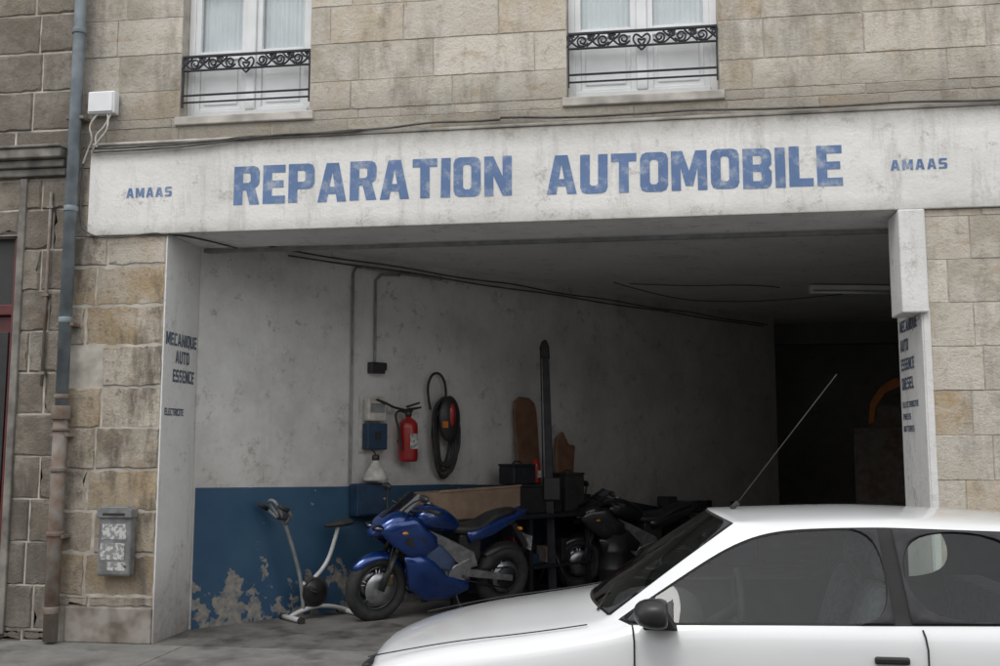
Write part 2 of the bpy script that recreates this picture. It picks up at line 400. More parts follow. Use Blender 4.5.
# ---------------------------------------------------------------- stone facade
PAL = [((.49, .455, .395), 6), ((.52, .485, .43), 6), ((.46, .40, .32), 3), ((.42, .325, .21), 1.4), ((.40, .37, .32), 3), ((.56, .53, .48), 5)]
def pick(pal):
    t = random.uniform(0, sum(w for _, w in pal))
    for c, w in pal:
        t -= w
        if t <= 0: break
    k = random.uniform(.90, 1.08); return tuple(min(1, x * k) for x in c)
def stones(name, rects, rowh, lens, y0, mat, parent, pal=PAL, gap=.005, bevel=.007, jit=.004, depth=.006, zoff=0, back=.014):
    verts = []; faces = []; cols = []
    for (x0, x1, z0, z1) in rects:
        k = int(math.floor((z0 - zoff) / rowh))
        while k * rowh + zoff < z1 - .001:
            a = max(z0, k * rowh + zoff); b = min(z1, (k + 1) * rowh + zoff); k += 1
            if b - a < .02: continue
            xs = [x0]; x = x0 + random.uniform(.35, 1) * lens[0]
            while x < x1 - lens[0] * .45:
                xs.append(x); x += random.uniform(*lens)
            xs.append(x1)
            for i in range(len(xs) - 1):
                c0, c1 = xs[i] + gap, xs[i + 1] - gap; d0, d1 = a + gap, b - gap
                nx = max(1, int((c1 - c0) / .06)); nz = max(1, int((d1 - d0) / .06))
                per = [(c0 + (c1 - c0) * t / nx, d0) for t in range(nx)] + [(c1, d0 + (d1 - d0) * t / nz) for t in range(nz)] + \
                      [(c1 - (c1 - c0) * t / nx, d1) for t in range(nx)] + [(c0, d1 - (d1 - d0) * t / nz) for t in range(nz)]
                fy = y0 + random.uniform(-depth, depth)
                n = len(per); s = len(verts); cx, cz = (c0 + c1) / 2, (d0 + d1) / 2
                for (px, pz) in per:
                    verts.append((px, y0 + back, pz))
                for (px, pz) in per:
                    chip = random.uniform(0, jit * 2.5) if random.random() < .2 else 0
                    qx = px + math.copysign(min(bevel + chip, (c1 - c0) * .3), cx - px) + random.uniform(-jit, jit)
                    qz = pz + math.copysign(min(bevel + chip, (d1 - d0) * .3), cz - pz) + random.uniform(-jit, jit)
                    qx = min(max(qx, c0 + .001), c1 - .001); qz = min(max(qz, d0 + .001), d1 - .001)
                    verts.append((qx, fy, qz))
                for (px, pz) in per:
                    verts.append((cx + (px - cx) * .8, fy, cz + (pz - cz) * .7))
                col = pick(pal)
                faces.append(tuple(s + 2 * n + t for t in range(n))); cols.append(col)
                for t in range(n):
                    u = (t + 1) % n
                    faces.append((s + n + t, s + n + u, s + 2 * n + u, s + 2 * n + t)); cols.append(col)
                    faces.append((s + t, s + u, s + n + u, s + n + t)); cols.append(tuple(c * .95 for c in col))
    me = bpy.data.meshes.new(name); me.from_pydata(verts, [], faces)
    at = me.color_attributes.new('Col', 'FLOAT_COLOR', 'CORNER')
    for p, c in zip(me.polygons, cols):
        for li in p.loop_indices: at.data[li].color = (*c, 1)
    me.materials.append(mat)
    ob = bpy.data.objects.new(name, me); COL.objects.link(ob); ob.parent = parent
    return ob

bld = empty('stone_building')
W1 = (-4.12, -2.91); W2 = (-.635, .63); W3 = (3.0, 4.2); WT = 6.9; WB = 4.6
XR = 9.0
rects = [(-5.12, -4.20, 0.30, 3.54), (2.15, XR, 0, 3.54), (-5.12, -4.95, 3.54, 4.36), (4.2, XR, 3.54, 4.36),
         (-5.12, XR, 4.36, WB), (-5.12, W1[0], WB, WT), (W1[1], W2[0], WB, WT), (W2[1], W3[0], WB, WT), (W3[1], XR, WB, WT), (-5.12, XR, WT, 9.2)]
stones('wall_stones', rects[1:], .345, (.5, .95), 0.0, M_stone, bld, zoff=.03, gap=.0025, bevel=.003, jit=.0026, depth=.003, back=.007)
PALP = [((.49, .44, .36), 4), ((.41, .355, .28), 3), ((.45, .36, .24), 3), ((.30, .26, .21), 3), ((.55, .51, .45), 4)]
stones('pier_stones', [rects[0]], .36, (.38, .75), 0.0, M_stone_pier, bld, PALP, gap=.005, bevel=.010, jit=.010, depth=.009, zoff=.03, back=.012)
box('pier_plinth', -5.0, -4.203, -.022, .011, 0, .30, M_plinth, bld, bev=.012)
for i, (x0, x1, z0, z1) in enumerate(rects):
    yb = .67 if z1 <= 3.6 else .45
    e = .0005 * (i % 3)
    if i in (2,): continue
    box('wall_core_%d' % i, x0, x1 - .0005 * i, .006 + e, yb, z0 if i else 0, z1, M_mortar, bld)
box('band_plate_core', -5.12, XR, .016, .44, 3.56, 4.355, M_mortar, bld)
box('painted_lintel_band', -4.95, 4.2, -.028, .005, 3.54, 4.36, M_band, bld, bev=.008)
box('lintel_soffit', -4.19, 2.14, .0055, .66, 3.543, 3.70, M_jamb, bld)
box('band_top_moulding', -4.93, 4.2, -.045, -.001, 4.362, 4.39, M_sill, bld, bev=.012)
lettering('sign_text_reparation', 'REPARATION', 2.47, .345, (-3.575, -.031, 3.775), (1, 0, 0), M_letter, bld, slope=-.002)
lettering('sign_text_automobile', 'AUTOMOBILE', 2.39, .335, (-.81, -.031, 3.765), (1, 0, 0), M_letter, bld, slope=-.006)
lettering('sign_text_amaas', 'AMAAS', .43, .088, (-4.585, -.031, 3.875), (1, 0, 0), M_letter, bld, gap=1.6)
lettering('sign_text_amaas_b', 'AMAAS', .43, .085, (1.95, -.031, 3.86), (1, 0, 0), M_letter, bld, gap=1.6)
box('jamb_left', -4.199, -4.188, -.004, .672, 0.0, 3.54, M_jamb, bld)
box('jamb_right', 2.138, 2.149, -.004, .75, 0.0, 3.54, M_jamb, bld)
box('jamb_right_border', 2.1495, 2.20, -.016, -.0, 0.0, 2.75, M_jamb, bld, bev=.003)
for t, z, w, o in (('MECANIQUE', 2.565, .60, .03), ('AUTO', 2.41, .27, .22), ('ESSENCE', 2.24, .42, .18), ('ELECTRICITE', 1.94, .36, .05)):
    lettering('jamb_text_' + t.lower(), t, w, .115 if z > 2 else .065, (-4.185, o, z), (0, 1, 0), M_letter_grey, bld, gap=.6)
for t, z, w, h in (('MECANIQUE', 2.62, .56, .10), ('AUTO', 2.46, .26, .10), ('ESSENCE', 2.30, .42, .10), ('DIESEL', 2.14, .38, .10),
                   ('ELECTRICITE', 1.99, .5, .05), ('PNEUS', 1.89, .25, .05), ('BATTERIES', 1.79, .34, .05)):
    lettering('jamb_text_r_' + t.lower(), t, w, h, (2.135, .69, z), (0, -1, 0), M_letter_grey, bld)
box('shutter_end_housing', 1.985, 2.185, -.06, .30, 2.71, 3.535, M_jamb, bld, bev=.012)
box('shutter_rail', -4.18, 2.1, .675, .72, 3.50, 3.535, M_grey, bld)
def window(w, idx):
    x0, x1 = w; g = bld
    m = (x0 + x1) / 2; y = .13
    n = 'window_%d_' % idx
    box(n + 'sill', x0 - .04, x1 + .04, -.028, .2, 4.525, 4.603, M_sill, g, bev=.010)
    box(n + 'frame_l', x0, x0 + .06, y, y + .08, WB + .004, WT, M_white, g, bev=.006)
    box(n + 'frame_r', x1 - .06, x1, y, y + .08, WB + .004, WT, M_white, g, bev=.006)
    box(n + 'frame_b', x0 + .06, x1 - .06, y - .01, y + .08, WB + .004, WB + .09, M_white, g, bev=.006)
    box(n + 'mullion', m - .045, m + .045, y - .02, y + .07, WB + .09, WT, M_white, g, bev=.01)
    for k, (a, b) in enumerate(((x0 + .06, m - .045), (m + .045, x1 - .06))):
        box(n + 'panel_%d' % k, a + .05, b - .05, y + .035, y + .06, WB + .12, WB + .58, M_white, g, bev=.004)
        box(n + 'panel_field_%d' % k, a + .09, b - .09, y + .022, y + .036, WB + .16, WB + .54, M_white, g, bev=.012)
        for q, (c, d, e, f) in enumerate(((a, a + .05, WB + .09, WT), (b - .05, b, WB + .09, WT), (a + .05, b - .05, WB + .09, WB + .12),
                                        (a + .05, b - .05, WB + .58, WB + .66), (a + .05, b - .05, WB + 1.25, WB + 1.29))):
            box(n + 'sash_%d_%d' % (k, q), c, d, y + .01, y + .061, e, f, M_white, g, bev=.005)
        box(n + 'glass_%d' % k, a + .05, b - .05, y + .045, y + .05, WB + .66, WT, M_glass2, g)
        vs = []; fs = []; nn = 40
        for i in range(nn + 1):
            xx = a + .03 + (b - a - .06) * i / nn; yy = y + .085 + .008 * sin(i * 1.7) + .004 * sin(i * .6)
            vs += [(xx, yy, WB + .5), (xx, yy, WT)]
        for i in range(nn): fs.append((2 * i, 2 * i + 2, 2 * i + 3, 2 * i + 1))
        mesh_obj(n + 'curtain_%d' % k, vs, fs, M_curtain, g, smooth=True)
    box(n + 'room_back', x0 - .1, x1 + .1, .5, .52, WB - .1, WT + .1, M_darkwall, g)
    rg = 'railing_%d_' % idx; yr = .02; DZ = .055
    a, b = x0 + .005, x1 - .005
    for k, (z, h) in enumerate(((5.115, .022), (4.985, .014), (4.755, .014), (4.69, .012))):
        z += DZ
        box(rg + 'bar_%d' % k, a, b, yr - .012, yr + .012, z - h / 2, z + h / 2, M_iron, g, bev=.003)
    box(rg + 'end_l', a, a + .014, yr - .008, yr + .008, 4.70, 5.165, M_iron, g)
    box(rg + 'end_r', b - .014, b, yr - .008, yr + .008, 4.70, 5.165, M_iron, g)
    sp = []
    def spiral(cx, cz, R, a0, turns, sg):
        return [(cx + sg * R * (1 - .72 * t / 22) * cos(a0 + turns * 2 * pi * t / 22), yr, cz + R * (1 - .72 * t / 22) * sin(a0 + turns * 2 * pi * t / 22)) for t in range(23)]
    L = (b - a) / 2
    for sg in (-1, 1):
        for k in range(3):
            cx = m + sg * (.15 + k * (L - .17) / 2.6)
            sp.append(spiral(cx, 5.05, .052, radians(200), 1.5, sg))
            sp.append(spiral(cx + sg * .10, 5.075, .034, radians(20), 1.3, -sg))
            sp.append([(cx - sg * .05, yr, 5.03), (cx + sg * .02, yr, 4.985), (cx + sg * .09, yr, 5.04), (cx + sg * .13, yr, 5.10)])
            sp.append([(cx + sg * .03, yr, 5.10), (cx + sg * .06, yr, 5.07), (cx + sg * .14, yr, 5.0)])
        sp.append([(m, yr, 4.945), (m + sg * .06, yr, 5.0), (m + sg * .075, yr, 5.06), (m + sg * .04, yr, 5.095), (m, yr, 5.05)])
        sp.append([(m, yr, 4.985), (m + sg * .03, yr, 5.02), (m + sg * .03, yr, 5.05), (m, yr, 5.03)])
    sp = [[(p[0], p[1], p[2] + DZ) for p in s_] for s_ in sp]
    curve(rg + 'scrolls', sp, .0085, M_iron, g)
window(W1, 1); window(W2, 2); window(W3, 3)
box('roof_cornice', -5.12, XR, -.2, .5, 9.2, 9.45, M_sill, bld, bev=.03)

# ---------------------------------------------------------------- neighbour building
nb = empty('stone_building.001')
PALN = [((.40, .36, .30), 4), ((.30, .27, .23), 5), ((.24, .21, .18), 3), ((.46, .43, .38), 2)]
DR = -5.62   # right edge of the door recess
r2 = [(DR, -5.135, 0, 4.08), (-12, -6.95, 0, 4.08), (-6.95, DR, 3.57, 4.08), (-12, -5.135, 4.08, 9.2)]
stones('wall_stones', r2, .37, (.35, .75), -.02, M_stone_old, nb, PALN, gap=.006, bevel=.013, jit=.010, depth=.010, zoff=.1)
for i, (x0, x1, z0, z1) in enumerate(r2):
    box('wall_core_%d' % i, x0, x1, -.007, .45, z0, z1 - .001 * i, M_mortar, nb)
for k, (z0, z1, d) in enumerate(((4.10, 4.17, .05), (4.172, 4.24, .09), (4.242, 4.33, .15), (4.332, 4.36, .17))):
    box('cornice_%d' % k, -12, -5.16, -.02 - d, .0, z0, z1, M_corn, nb, bev=.012)
box('pilaster_moulding', DR, DR + .07, -.045, -.01, 0.05, 4.09, M_corn, nb, bev=.01)
box('door_frame_r', DR - .07, DR, .03, .2, .12, 3.57, M_burg, nb, bev=.01)
box('door_frame_l', -6.95, -6.88, .03, .2, .12, 3.57, M_burg, nb, bev=.01)
box('door_transom', -6.88, DR - .07, .05, .2, 2.85, 2.95, M_burg, nb, bev=.01)
box('door_leaf_r', -6.28, DR - .07, .10, .19, .12, 2.85, M_burg, nb, bev=.01)
box('door_leaf_l', -6.88, -6.29, .10, .19, .12, 2.85, M_burg, nb, bev=.01)
for k, (a, b) in enumerate(((-6.2, DR - .12), (-6.81, -6.37))):
    box('door_pane_%d' % k, a, b, .085, .099, 1.1, 2.7, M_plastic, nb, bev=.004)
    box('door_panel_%d' % k, a, b, .085, .099, .3, .95, M_burg, nb, bev=.008)
box('fanlight', -6.88, DR - .07, .12, .19, 2.95, 3.57, M_plastic, nb)
box('door_step', -6.95, DR, -.30, .2, 0, .12, M_kerb, nb, bev=.02)

# ---------------------------------------------------------------- pipes, cables
dp = empty('drainpipe', (-5.07, -.10, 0))
cyl('zinc_pipe', (0, 0, 1.95), (0, 0, 9.1), .053, M_zinc, dp, n=24)
cyl('cast_iron_pipe', (0, 0, .02), (0, 0, 1.97), .060, M_cast, dp, n=24)
for z in (3.75, 5.4, 2.75, 7.2): cyl('zinc_collar', (0, 0, z), (0, 0, z + .05), .062, M_zinc, dp, n=24, bev=.004)
for z, r, h in ((1.9, .08, .12), (1.80, .075, .03), (2.08, .065, .04), (1.45, .073, .04), (.25, .073, .06), (.9, .073, .04)): cyl('iron_collar', (0, 0, z), (0, 0, z + h), r, M_cast, dp, n=24, bev=.006)
for z in (.88, 2.72, 4.6, 1.75): box('bracket', -.085, .085, -.02, .12, z, z + .03, M_cast, dp, bev=.004)
cd = empty('wall_conduit', (-5.30, -.05, 0))
cyl('conduit_pipe', (0, 0, 2.2), (0, 0, 3.95), .014, M_cast, cd)
for z in (2.3, 3.0, 3.8): box('clip', -.03, .03, -.018, .03, z, z + .025, M_cast, cd)

jb = empty('electrical_box', (-4.83, -.05, 4.75))
box('housing', -.13, .13, -.05, .045, -.105, .105, M_white, jb, bev=.015)
box('lid', -.115, .115, -.062, -.049, -.09, .09, M_white, jb, bev=.005)
fc = empty('facade_cables')
def droop(x0, x1, z0, z1, y, n=26, sag=.02, per=1.6):
    return [(x0 + (x1 - x0) * t / n, y + random.uniform(-.003, .003), z0 + (z1 - z0) * t / n - sag * abs(sin((x1 - x0) * t / n * pi / per)) + random.uniform(-.004, .004)) for t in range(n + 1)]
curve('cable_upper', [droop(-4.98, -1.2, 4.335, 4.44, -.06, 20), droop(-1.2, 3.6, 4.44, 4.40, -.06, 24)], .010, M_cable, fc)
curve('cable_mid', [droop(-4.9, -2.4, 4.30, 4.42, -.065, 20, .025)], .008, M_cable, fc)
curve('cable_drops', [[(-4.86, -.07, 4.66), (-4.95, -.1, 4.55), (-4.9, -.08, 4.42), (-4.96, -.06, 4.32), (-5.0, -.06, 4.2)],
                      [(-4.78, -.07, 4.66), (-4.72, -.12, 4.5), (-4.85, -.1, 4.38), (-4.92, -.06, 4.30)],
                      [(-4.74, -.07, 4.66), (-4.78, -.09, 4.52), (-4.9, -.08, 4.44), (-4.86, -.08, 4.34)]], .008, M_cream, fc)
curve('cable_lower', [[(-5.0, -.06, 4.2), (-5.02, -.05, 3.8), (-4.98, -.05, 3.56), (-4.7, -.04, 3.50), (-4.3, -.04, 3.55), (-4.21, -.03, 3.53), (-4.0, .1, 3.535), (-3.8, .6, 3.52)]], .008, M_cable, fc)

mb = empty('mailbox', (-4.52, -.0, .86))
box('body', -.15, .15, -.11, -.012, -.29, .25, M_mailgrey, mb, bev=.02)
slab('hood', [(-.16, .2), (.16, .2), (.16, .27), (.12, .30), (-.12, .30), (-.16, .27)], lambda x, z: -.13, lambda x, z: -.012, M_mailgrey, mb, bev=.01)
box('slot', -.10, .10, -.133, -.129, .222, .242, M_plastic, mb)
box('label_a', -.11, .11, -.1125, -.109, .02, .15, M_paper, mb)
box('label_b', -.12, .10, -.1135, -.109, -.15, -.01, M_paper, mb)
box('label_c', -.05, .11, -.1125, -.109, -.24, -.17, M_paper, mb)
cyl('lock', (.11, -.105, -.2), (.11, -.118, -.2), .012, M_chrome, mb)

# ---------------------------------------------------------------- ground
mesh_obj('road', [(-400, -400, -.055), (400, -400, -.055), (400, 400, -.055), (-400, 400, -.055)], [(0, 1, 2, 3)], M_asphalt)
sw = empty('pavement')
box('paving', -60, 60, -1.42, .02, -.2, 0.0, M_pave, sw)
for i in range(60):
    x = -30 + i
    box('kerb_%d' % i, x + .004, x + .996, -1.57, -1.425, -.2, .004, M_kerb, sw, bev=.012)
for k, x in enumerate((-7.3, -5.6, -3.9, -2.2, -.5, 1.2, 2.9, 4.6)):
    box('joint_%d' % k, x, x + .012, -1.42, -.02, -.01, .003, M_cast, sw)
sw2 = empty('pavement.001')
box('paving', -60, 60, -13.5, -9.6, -.2, .05, M_pave, sw2)
box('kerb', -60, 60, -9.6, -9.45, -.2, .053, M_kerb, sw2, bev=.012)
ob2 = empty('terrace_building')
rr = []; YO = -13.5; HO = 6.0
for i in range(-5, 6):
    cx = i * 2.6
    rr += [(cx - 1.3, cx - .6, 0, HO), (cx - .6, cx + .6, 2.2 if i % 2 else 2.5, 3.2), (cx + .6, cx + 1.3, 0, HO), (cx - .6, cx + .6, 5.2, HO)]
    if i % 2: rr.append((cx - .6, cx + .6, 0, .9))
wm = simple('pale_render', (.55, .52, .47), (.45, .42, .38), 2, .9)
for k, (a, b, c, d) in enumerate(rr):
    box('wall_%d' % k, a, b, YO - .4, YO - .001 * (k % 3), c, d, wm, ob2)
box('back', -15, 15, YO - .45, YO - .4, 0, HO, M_plastic, ob2)
for i in range(-5, 6):
    cx = i * 2.6
    box('shutter_%d' % i, cx - .6, cx - .02, YO - .25, YO - .2, 3.2, 5.2, M_white, ob2)
    box('win_%d' % i, cx + .02, cx + .6, YO - .3, YO - .27, 3.2, 5.2, M_curtain, ob2)
box('cornice', -15, 15, YO - .45, YO + .15, HO, HO + .2, M_sill, ob2)

# ---------------------------------------------------------------- garage interior
gi = empty('garage_interior')
E0 = Vector((-4.17, .672, 0)); DW = Vector((.635, .7725, 0)).normalized(); NW = Vector((.7725, -.635, 0)).normalized()
def wp(s, off, z): return E0 + DW * s + NW * off + Vector((0, 0, z))
SL = 9.75; HC = 3.70
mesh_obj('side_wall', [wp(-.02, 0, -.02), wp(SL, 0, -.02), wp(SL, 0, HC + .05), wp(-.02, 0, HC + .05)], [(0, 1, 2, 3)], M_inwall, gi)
top = [(SL, .40), (7.6, .68), (6.6, .86), (5.6, 1.02), (4.4, 1.19), (3, 1.24), (1.5, 1.255), (0, 1.285)]
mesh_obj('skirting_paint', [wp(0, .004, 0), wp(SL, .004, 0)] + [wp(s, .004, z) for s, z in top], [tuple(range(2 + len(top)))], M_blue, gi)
PB = wp(SL, 0, 0)
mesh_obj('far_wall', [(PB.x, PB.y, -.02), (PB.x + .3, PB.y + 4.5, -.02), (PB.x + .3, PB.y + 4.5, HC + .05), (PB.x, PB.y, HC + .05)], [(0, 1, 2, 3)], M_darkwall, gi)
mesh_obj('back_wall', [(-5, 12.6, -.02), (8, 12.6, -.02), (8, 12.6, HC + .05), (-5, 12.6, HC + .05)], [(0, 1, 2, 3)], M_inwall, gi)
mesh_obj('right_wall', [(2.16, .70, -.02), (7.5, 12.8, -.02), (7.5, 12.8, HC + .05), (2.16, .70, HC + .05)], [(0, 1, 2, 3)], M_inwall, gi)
mesh_obj('ceiling', [(-6, .45, HC), (9, .45, HC), (9, 13, HC), (-6, 13, HC)], [(0, 1, 2, 3)], M_ceil, gi)
box('garage_floor', -4.19, 9, -.02, 13, -.05, .005, M_gfloor, gi)
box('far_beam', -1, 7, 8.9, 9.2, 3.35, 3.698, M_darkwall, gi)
def wl(pts, off=.03): return [tuple(wp(s, off, z)) for s, z in pts]
curve('wall_conduits', [wl([(1.69, 1.27), (1.69, 3.50), (1.72, 3.56), (1.8, 3.57), (2.9, 3.56)]), wl([(1.98, 2.52), (1.98, 3.45), (2.05, 3.52), (2.3, 3.54)])], .014, M_conduit, gi, smooth=False)
curve('ceiling_cables', [wl([(.5 + k * .5, 3.66 - .03 * abs(sin(k * .9)) - .004 * k) for k in range(19)], .04),
                         wl([(.9 + k * .5, 3.60 - .02 * abs(sin(k * .7 + 1)) - .003 * k) for k in range(18)], .035)], .009, M_cable, gi)
curve('ceiling_cable_b', [[(-.4, 4.2, 3.695), (.3, 5.6, 3.68), (1.0, 6.1, 3.69), (1.8, 6.0, 3.67), (2.6, 5.6, 3.69)], [(-.2, 4.3, 3.69), (.4, 4.4, 3.66), (1.4, 4.6, 3.69), (1.7, 4.9, 3.69)]], .006, M_cable, gi)
fl = empty('fluorescent_light_fitting', (2.62, 4.8, 3.62), (0, 0, radians(12)))
box('housing', -.6, .6, -.05, .05, -.0, .06, M_white, fl, bev=.008)
cyl('tube', (-.56, 0, -.03), (.56, 0, -.03), .016, M_white, fl)
for x in (-.58, .57): box('end_cap', x - .015, x + .02, -.03, .03, -.05, .0, M_white, fl)

WROT = (0, 0, math.atan2(DW.y, DW.x))
def wgrp(name, s, off, z): return empty(name, tuple(wp(s, off, z)), WROT)   # local x along wall, -y to room

g = wgrp('electricity_meter', 1.96, 0, 1.9)
box('backboard', -.16, .16, -.025, -.002, -.30, .30, M_cream, g, bev=.004)
box('meter_upper', -.12, .12, -.12, -.026, .03, .27, M_cream, g, bev=.02)
box('meter_window', -.09, .09, -.124, -.119, .12, .22, M_grey, g)
box('breaker_case', -.13, .13, -.13, -.026, -.27, .01, M_boxblue, g, bev=.015)
box('breaker_switch', -.03, .03, -.15, -.129, -.16, -.08, M_black, g, bev=.004)
g = wgrp('switch_box', 1.98, 0, 2.50)
box('case', -.08, .10, -.09, -.002, -.06, .06, M_plastic, g, bev=.01)
box('lever', .10, .14, -.06, -.03, -.02, .06, M_plastic, g, bev=.004)
g = wgrp('hanging_lamp_shade', 1.93, .14, 1.36)
lathe('shade', [(.035, .17), (.05, .12), (.09, .06), (.13, -.02), (.135, -.05), (.12, -.05)], M_cream, g)
lathe('collar', [(.03, .22), (.04, .2), (.04, .16), (.03, .15)], M_plastic, g)
curve('hook', [[(0, 0, .22), (0, .04, .27), (0, .13, .28)]], .006, M_iron, g)
g = wgrp('wall_cabinet', 1.88, 0, 1.12)
box('case', -.19, .19, -.17, -.006, -.17, .16, M_boxblue, g, bev=.01)
box('door', -.17, .17, -.184, -.171, -.15, .14, M_boxblue, g, bev=.005)
cyl('knob', (.13, -.18, 0), (.13, -.205, 0), .014, M_chrome, g)

g = wgrp('fire_extinguisher', 2.36, .13, 1.50)
lathe('cylinder', [(.08, 0), (.10, .012), (.105, .04), (.105, .36), (.098, .41), (.07, .45), (.03, .47), (.03, .49)], M_red, g)
lathe('valve', [(.032, .488), (.036, .50), (.036, .54), (.02, .55)], M_plastic, g, n=16)
box('label', -.05, .05, -.108, -.104, .14, .30, M_paper, g)
slab('handle', [(-.02, .54), (.17, .58), (.17, .60), (-.02, .575)], lambda x, z: -.014, lambda x, z: .014, M_plastic, g, .003)
slab('lever', [(-.02, .58), (.15, .63), (.15, .65), (-.03, .60)], lambda x, z: -.012, lambda x, z: .012, M_plastic, g, .003)
curve('hose', [[(-.02, 0, .52), (-.12, 0, .56), (-.20, -.02, .50), (-.16, -.05, .35), (-.12, -.05, .12)]], .012, M_black, g)
box('wall_bracket', -.05, .05, .08, .128, .2, .24, M_iron, g)
curve('bracket_arm', [[(-.42, .0, .66), (-.3, -.02, .62), (-.2, -.02, .57), (.05, 0, .545)]], .014, M_plastic, g)

g = wgrp('coiled_air_hose', 2.88, .07, 1.87)
sp = []
for k in range(7):
    w = .09 + .016 * k; h = .42 + random.uniform(-.06, .03); cx = random.uniform(-.03, .03)
    sp.append([(cx + w * math.copysign(abs(cos(t)) ** .8, cos(t)), -.008 * k + .02 * sin(3 * t), -.06 * (k % 3) + h * sin(t) * (.85 if sin(t) > 0 else 1.05)) for t in [2 * pi * q / 20 for q in range(20)]])
curve('coils', sp, .017, M_black, g, cyclic=True)
curve('top_loop', [[(-.17, 0, .2), (-.23, 0, .42), (-.16, 0, .60), (-.04, 0, .62), (.05, 0, .5), (.05, 0, .35)]], .015, M_black, g)
ellip('reel_body', (.03, -.09, .10), .15, .06, .26, M_plastic, g)
ellip('red_grip', (.03, -.14, .14), .045, .03, .13, M_red, g)
box('orange_tag', -.12, -.04, -.155, -.15, .0, .07, M_orange, g)

g = empty('hoist_post', (-1.115, 3.5, 0))
box('base_plate', -.22, .22, -.16, .16, .005, .03, M_iron, g, bev=.004)
slab('mast', [(-.045, .03), (.05, .03), (-.035, 2.80), (-.11, 2.80)], lambda x, z: -.04, lambda x, z: .04, M_iron, g, .004)
slab('mast_head', [(-.13, 2.70), (-.02, 2.68), (-.03, 2.84), (-.06, 2.92), (-.11, 2.90), (-.14, 2.82)], lambda x, z: -.05, lambda x, z: .05, M_iron, g, .02)
box('carriage', -.09, .10, -.10, -.042, 1.05, 1.3, M_plastic, g, bev=.01)
cyl('chain', (-.10, -.03, 1.2), (-.125, -.03, 2.75), .008, M_iron, g)
for s_ in (-1, 1): cyl('brace', (s_ * .2, 0, .03), (0, 0, .5), .018, M_iron, g)

g = wgrp('wooden_board', 4.17, .16, .92)
slab('board', [(-.18, 0), (.18, 0), (.19, 1.16), (.165, 1.27), (.08, 1.33), (-.08, 1.34), (-.165, 1.28), (-.19, 1.16)], lambda x, z: -.03 + z * .1, lambda x, z: z * .1, M_wood, g, .01)
g = wgrp('leather_cover', 4.76, .12, 1.15)
slab('panel', [(-.14, 0), (.14, 0), (.20, .36), (.24, .52), (.12, .54), (.04, .70), (-.08, .62), (-.12, .4)], lambda x, z: -.05 + z * .1, lambda x, z: z * .1, M_wood, g, .02)

g = wgrp('workbench', 3.75, .42, 0)
box('top', -1.25, .95, -.30, .3, .86, .90, M_iron, g, bev=.005)
for x in (-1.2, -.1, .85):
    for y in (-.26, .24): box('leg', x, x + .05, y, y + .05, .005, .86, M_iron, g)
box('shelf', -1.2, .9, -.26, .26, .3, .33, M_iron, g)
for k in range(7):
    box('tin_%d' % k, -1.1 + k * .28, -.95 + k * .28, -.22 + .02 * k, -.05 + .02 * k, .335, .45 + .07 * (k * 5 % 4), (M_boxblue, M_cast, M_plastic, M_burg)[k % 4], g, bev=.01)
g2 = wgrp('cardboard_box', 2.98, .42, .90)
slab('carton', [(-.62, 0), (.58, 0), (.58, .31), (-.62, .28)], lambda x, z: -.2, lambda x, z: .18, M_card, g2, .004)
slab('flap', [(-.60, .282), (.56, .312), (.62, .34), (-.55, .31)], lambda x, z: -.21, lambda x, z: -.2, M_card, g2, .002)
for nm, s, w, h, z0, mt in (('storage_crate', 3.98, .34, .30, .90, M_plastic), ('toolbox', 3.72, .17, .20, 1.235, M_iron), ('tool_case', 4.55, .16, .42, .90, M_black)):
    q = wgrp(nm, s, .40, z0)
    box('case', -w, w, -.13, .13, 0, h, mt, q, bev=.015)
    box('lid', -w - .005, w + .005, -.135, .135, h, h + .03, mt, q, bev=.008)
    curve('handle', [[(-.07, 0, h + .03), (-.05, 0, h + .06), (.05, 0, h + .06), (.07, 0, h + .03)]], .008, M_iron, q)
q = wgrp('red_canister', 4.0, .42, 1.235)
lathe('can', [(.05, 0), (.055, .01), (.055, .22), (.045, .25), (.02, .26), (.02, .29)], M_red, q)
box('can_label', -.03, .03, -.058, -.054, .07, .15, M_paper, q)
for i, (s, off, k) in enumerate(((5.6, .5, 4), (6.3, .6, 3), (5.3, 1.2, 2))):
    q = wgrp('tyre_stack' if i == 0 else 'tyre_stack.%03d' % i, s, off, 0)
    for j in range(k): torus('tyre_%d' % j, (random.uniform(-.03, .03), random.uniform(-.03, .03), .11 + .2 * j), .22, .1, M_black, q, axis='Z', ys=1.0)
q = wgrp('storage_shelf', 6.9, .35, 0)
for x in (-.8, .8):
    for y in (-.2, .2): box('upright', x - .02, x + .02, y - .02, y + .02, .005, .9, M_iron, q)
for z in (.2, .5, .78): box('shelf', -.82, .82, -.24, .24, z, z + .03, M_iron, q)
random.seed(3)
for j in range(11):
    x = -.72 + j * .145; z = (.23, .53, .81)[j % 3]; w = random.uniform(.06, .11); h = random.uniform(.10, .20)
    box('crate_%d' % j, x - w, x + w, -.15 + .01 * j, .05 + .01 * j, z, z + h, random.choice((M_plastic, M_boxblue, M_iron, M_black)), q, bev=.01)
for i, (s, off, w, h) in enumerate(((4.95, .75, .22, .62), (5.1, .35, .25, .85), (6.0, .3, .3, .7), (7.9, .5, .3, .8), (8.6, .7, .35, .65))):
    q = wgrp('oil_drum' + ('' if not i else '.%03d' % i), s, off, .005)
    lathe('drum', [(w * .8, 0), (w * .82, .02), (w * .8, h * .33), (w * .83, h * .35), (w * .8, h * .37), (w * .8, h * .66), (w * .83, h * .68), (w * .8, h * .7), (w * .82, h), (w * .78, h)], M_boxblue if i % 2 else M_plastic, q)
q = empty('tool_cabinet', (3.70, 8.5, 0), (0, 0, -.2))
box('case', -.45, .40, -.3, .3, .005, 1.95, M_cast, q, bev=.01)
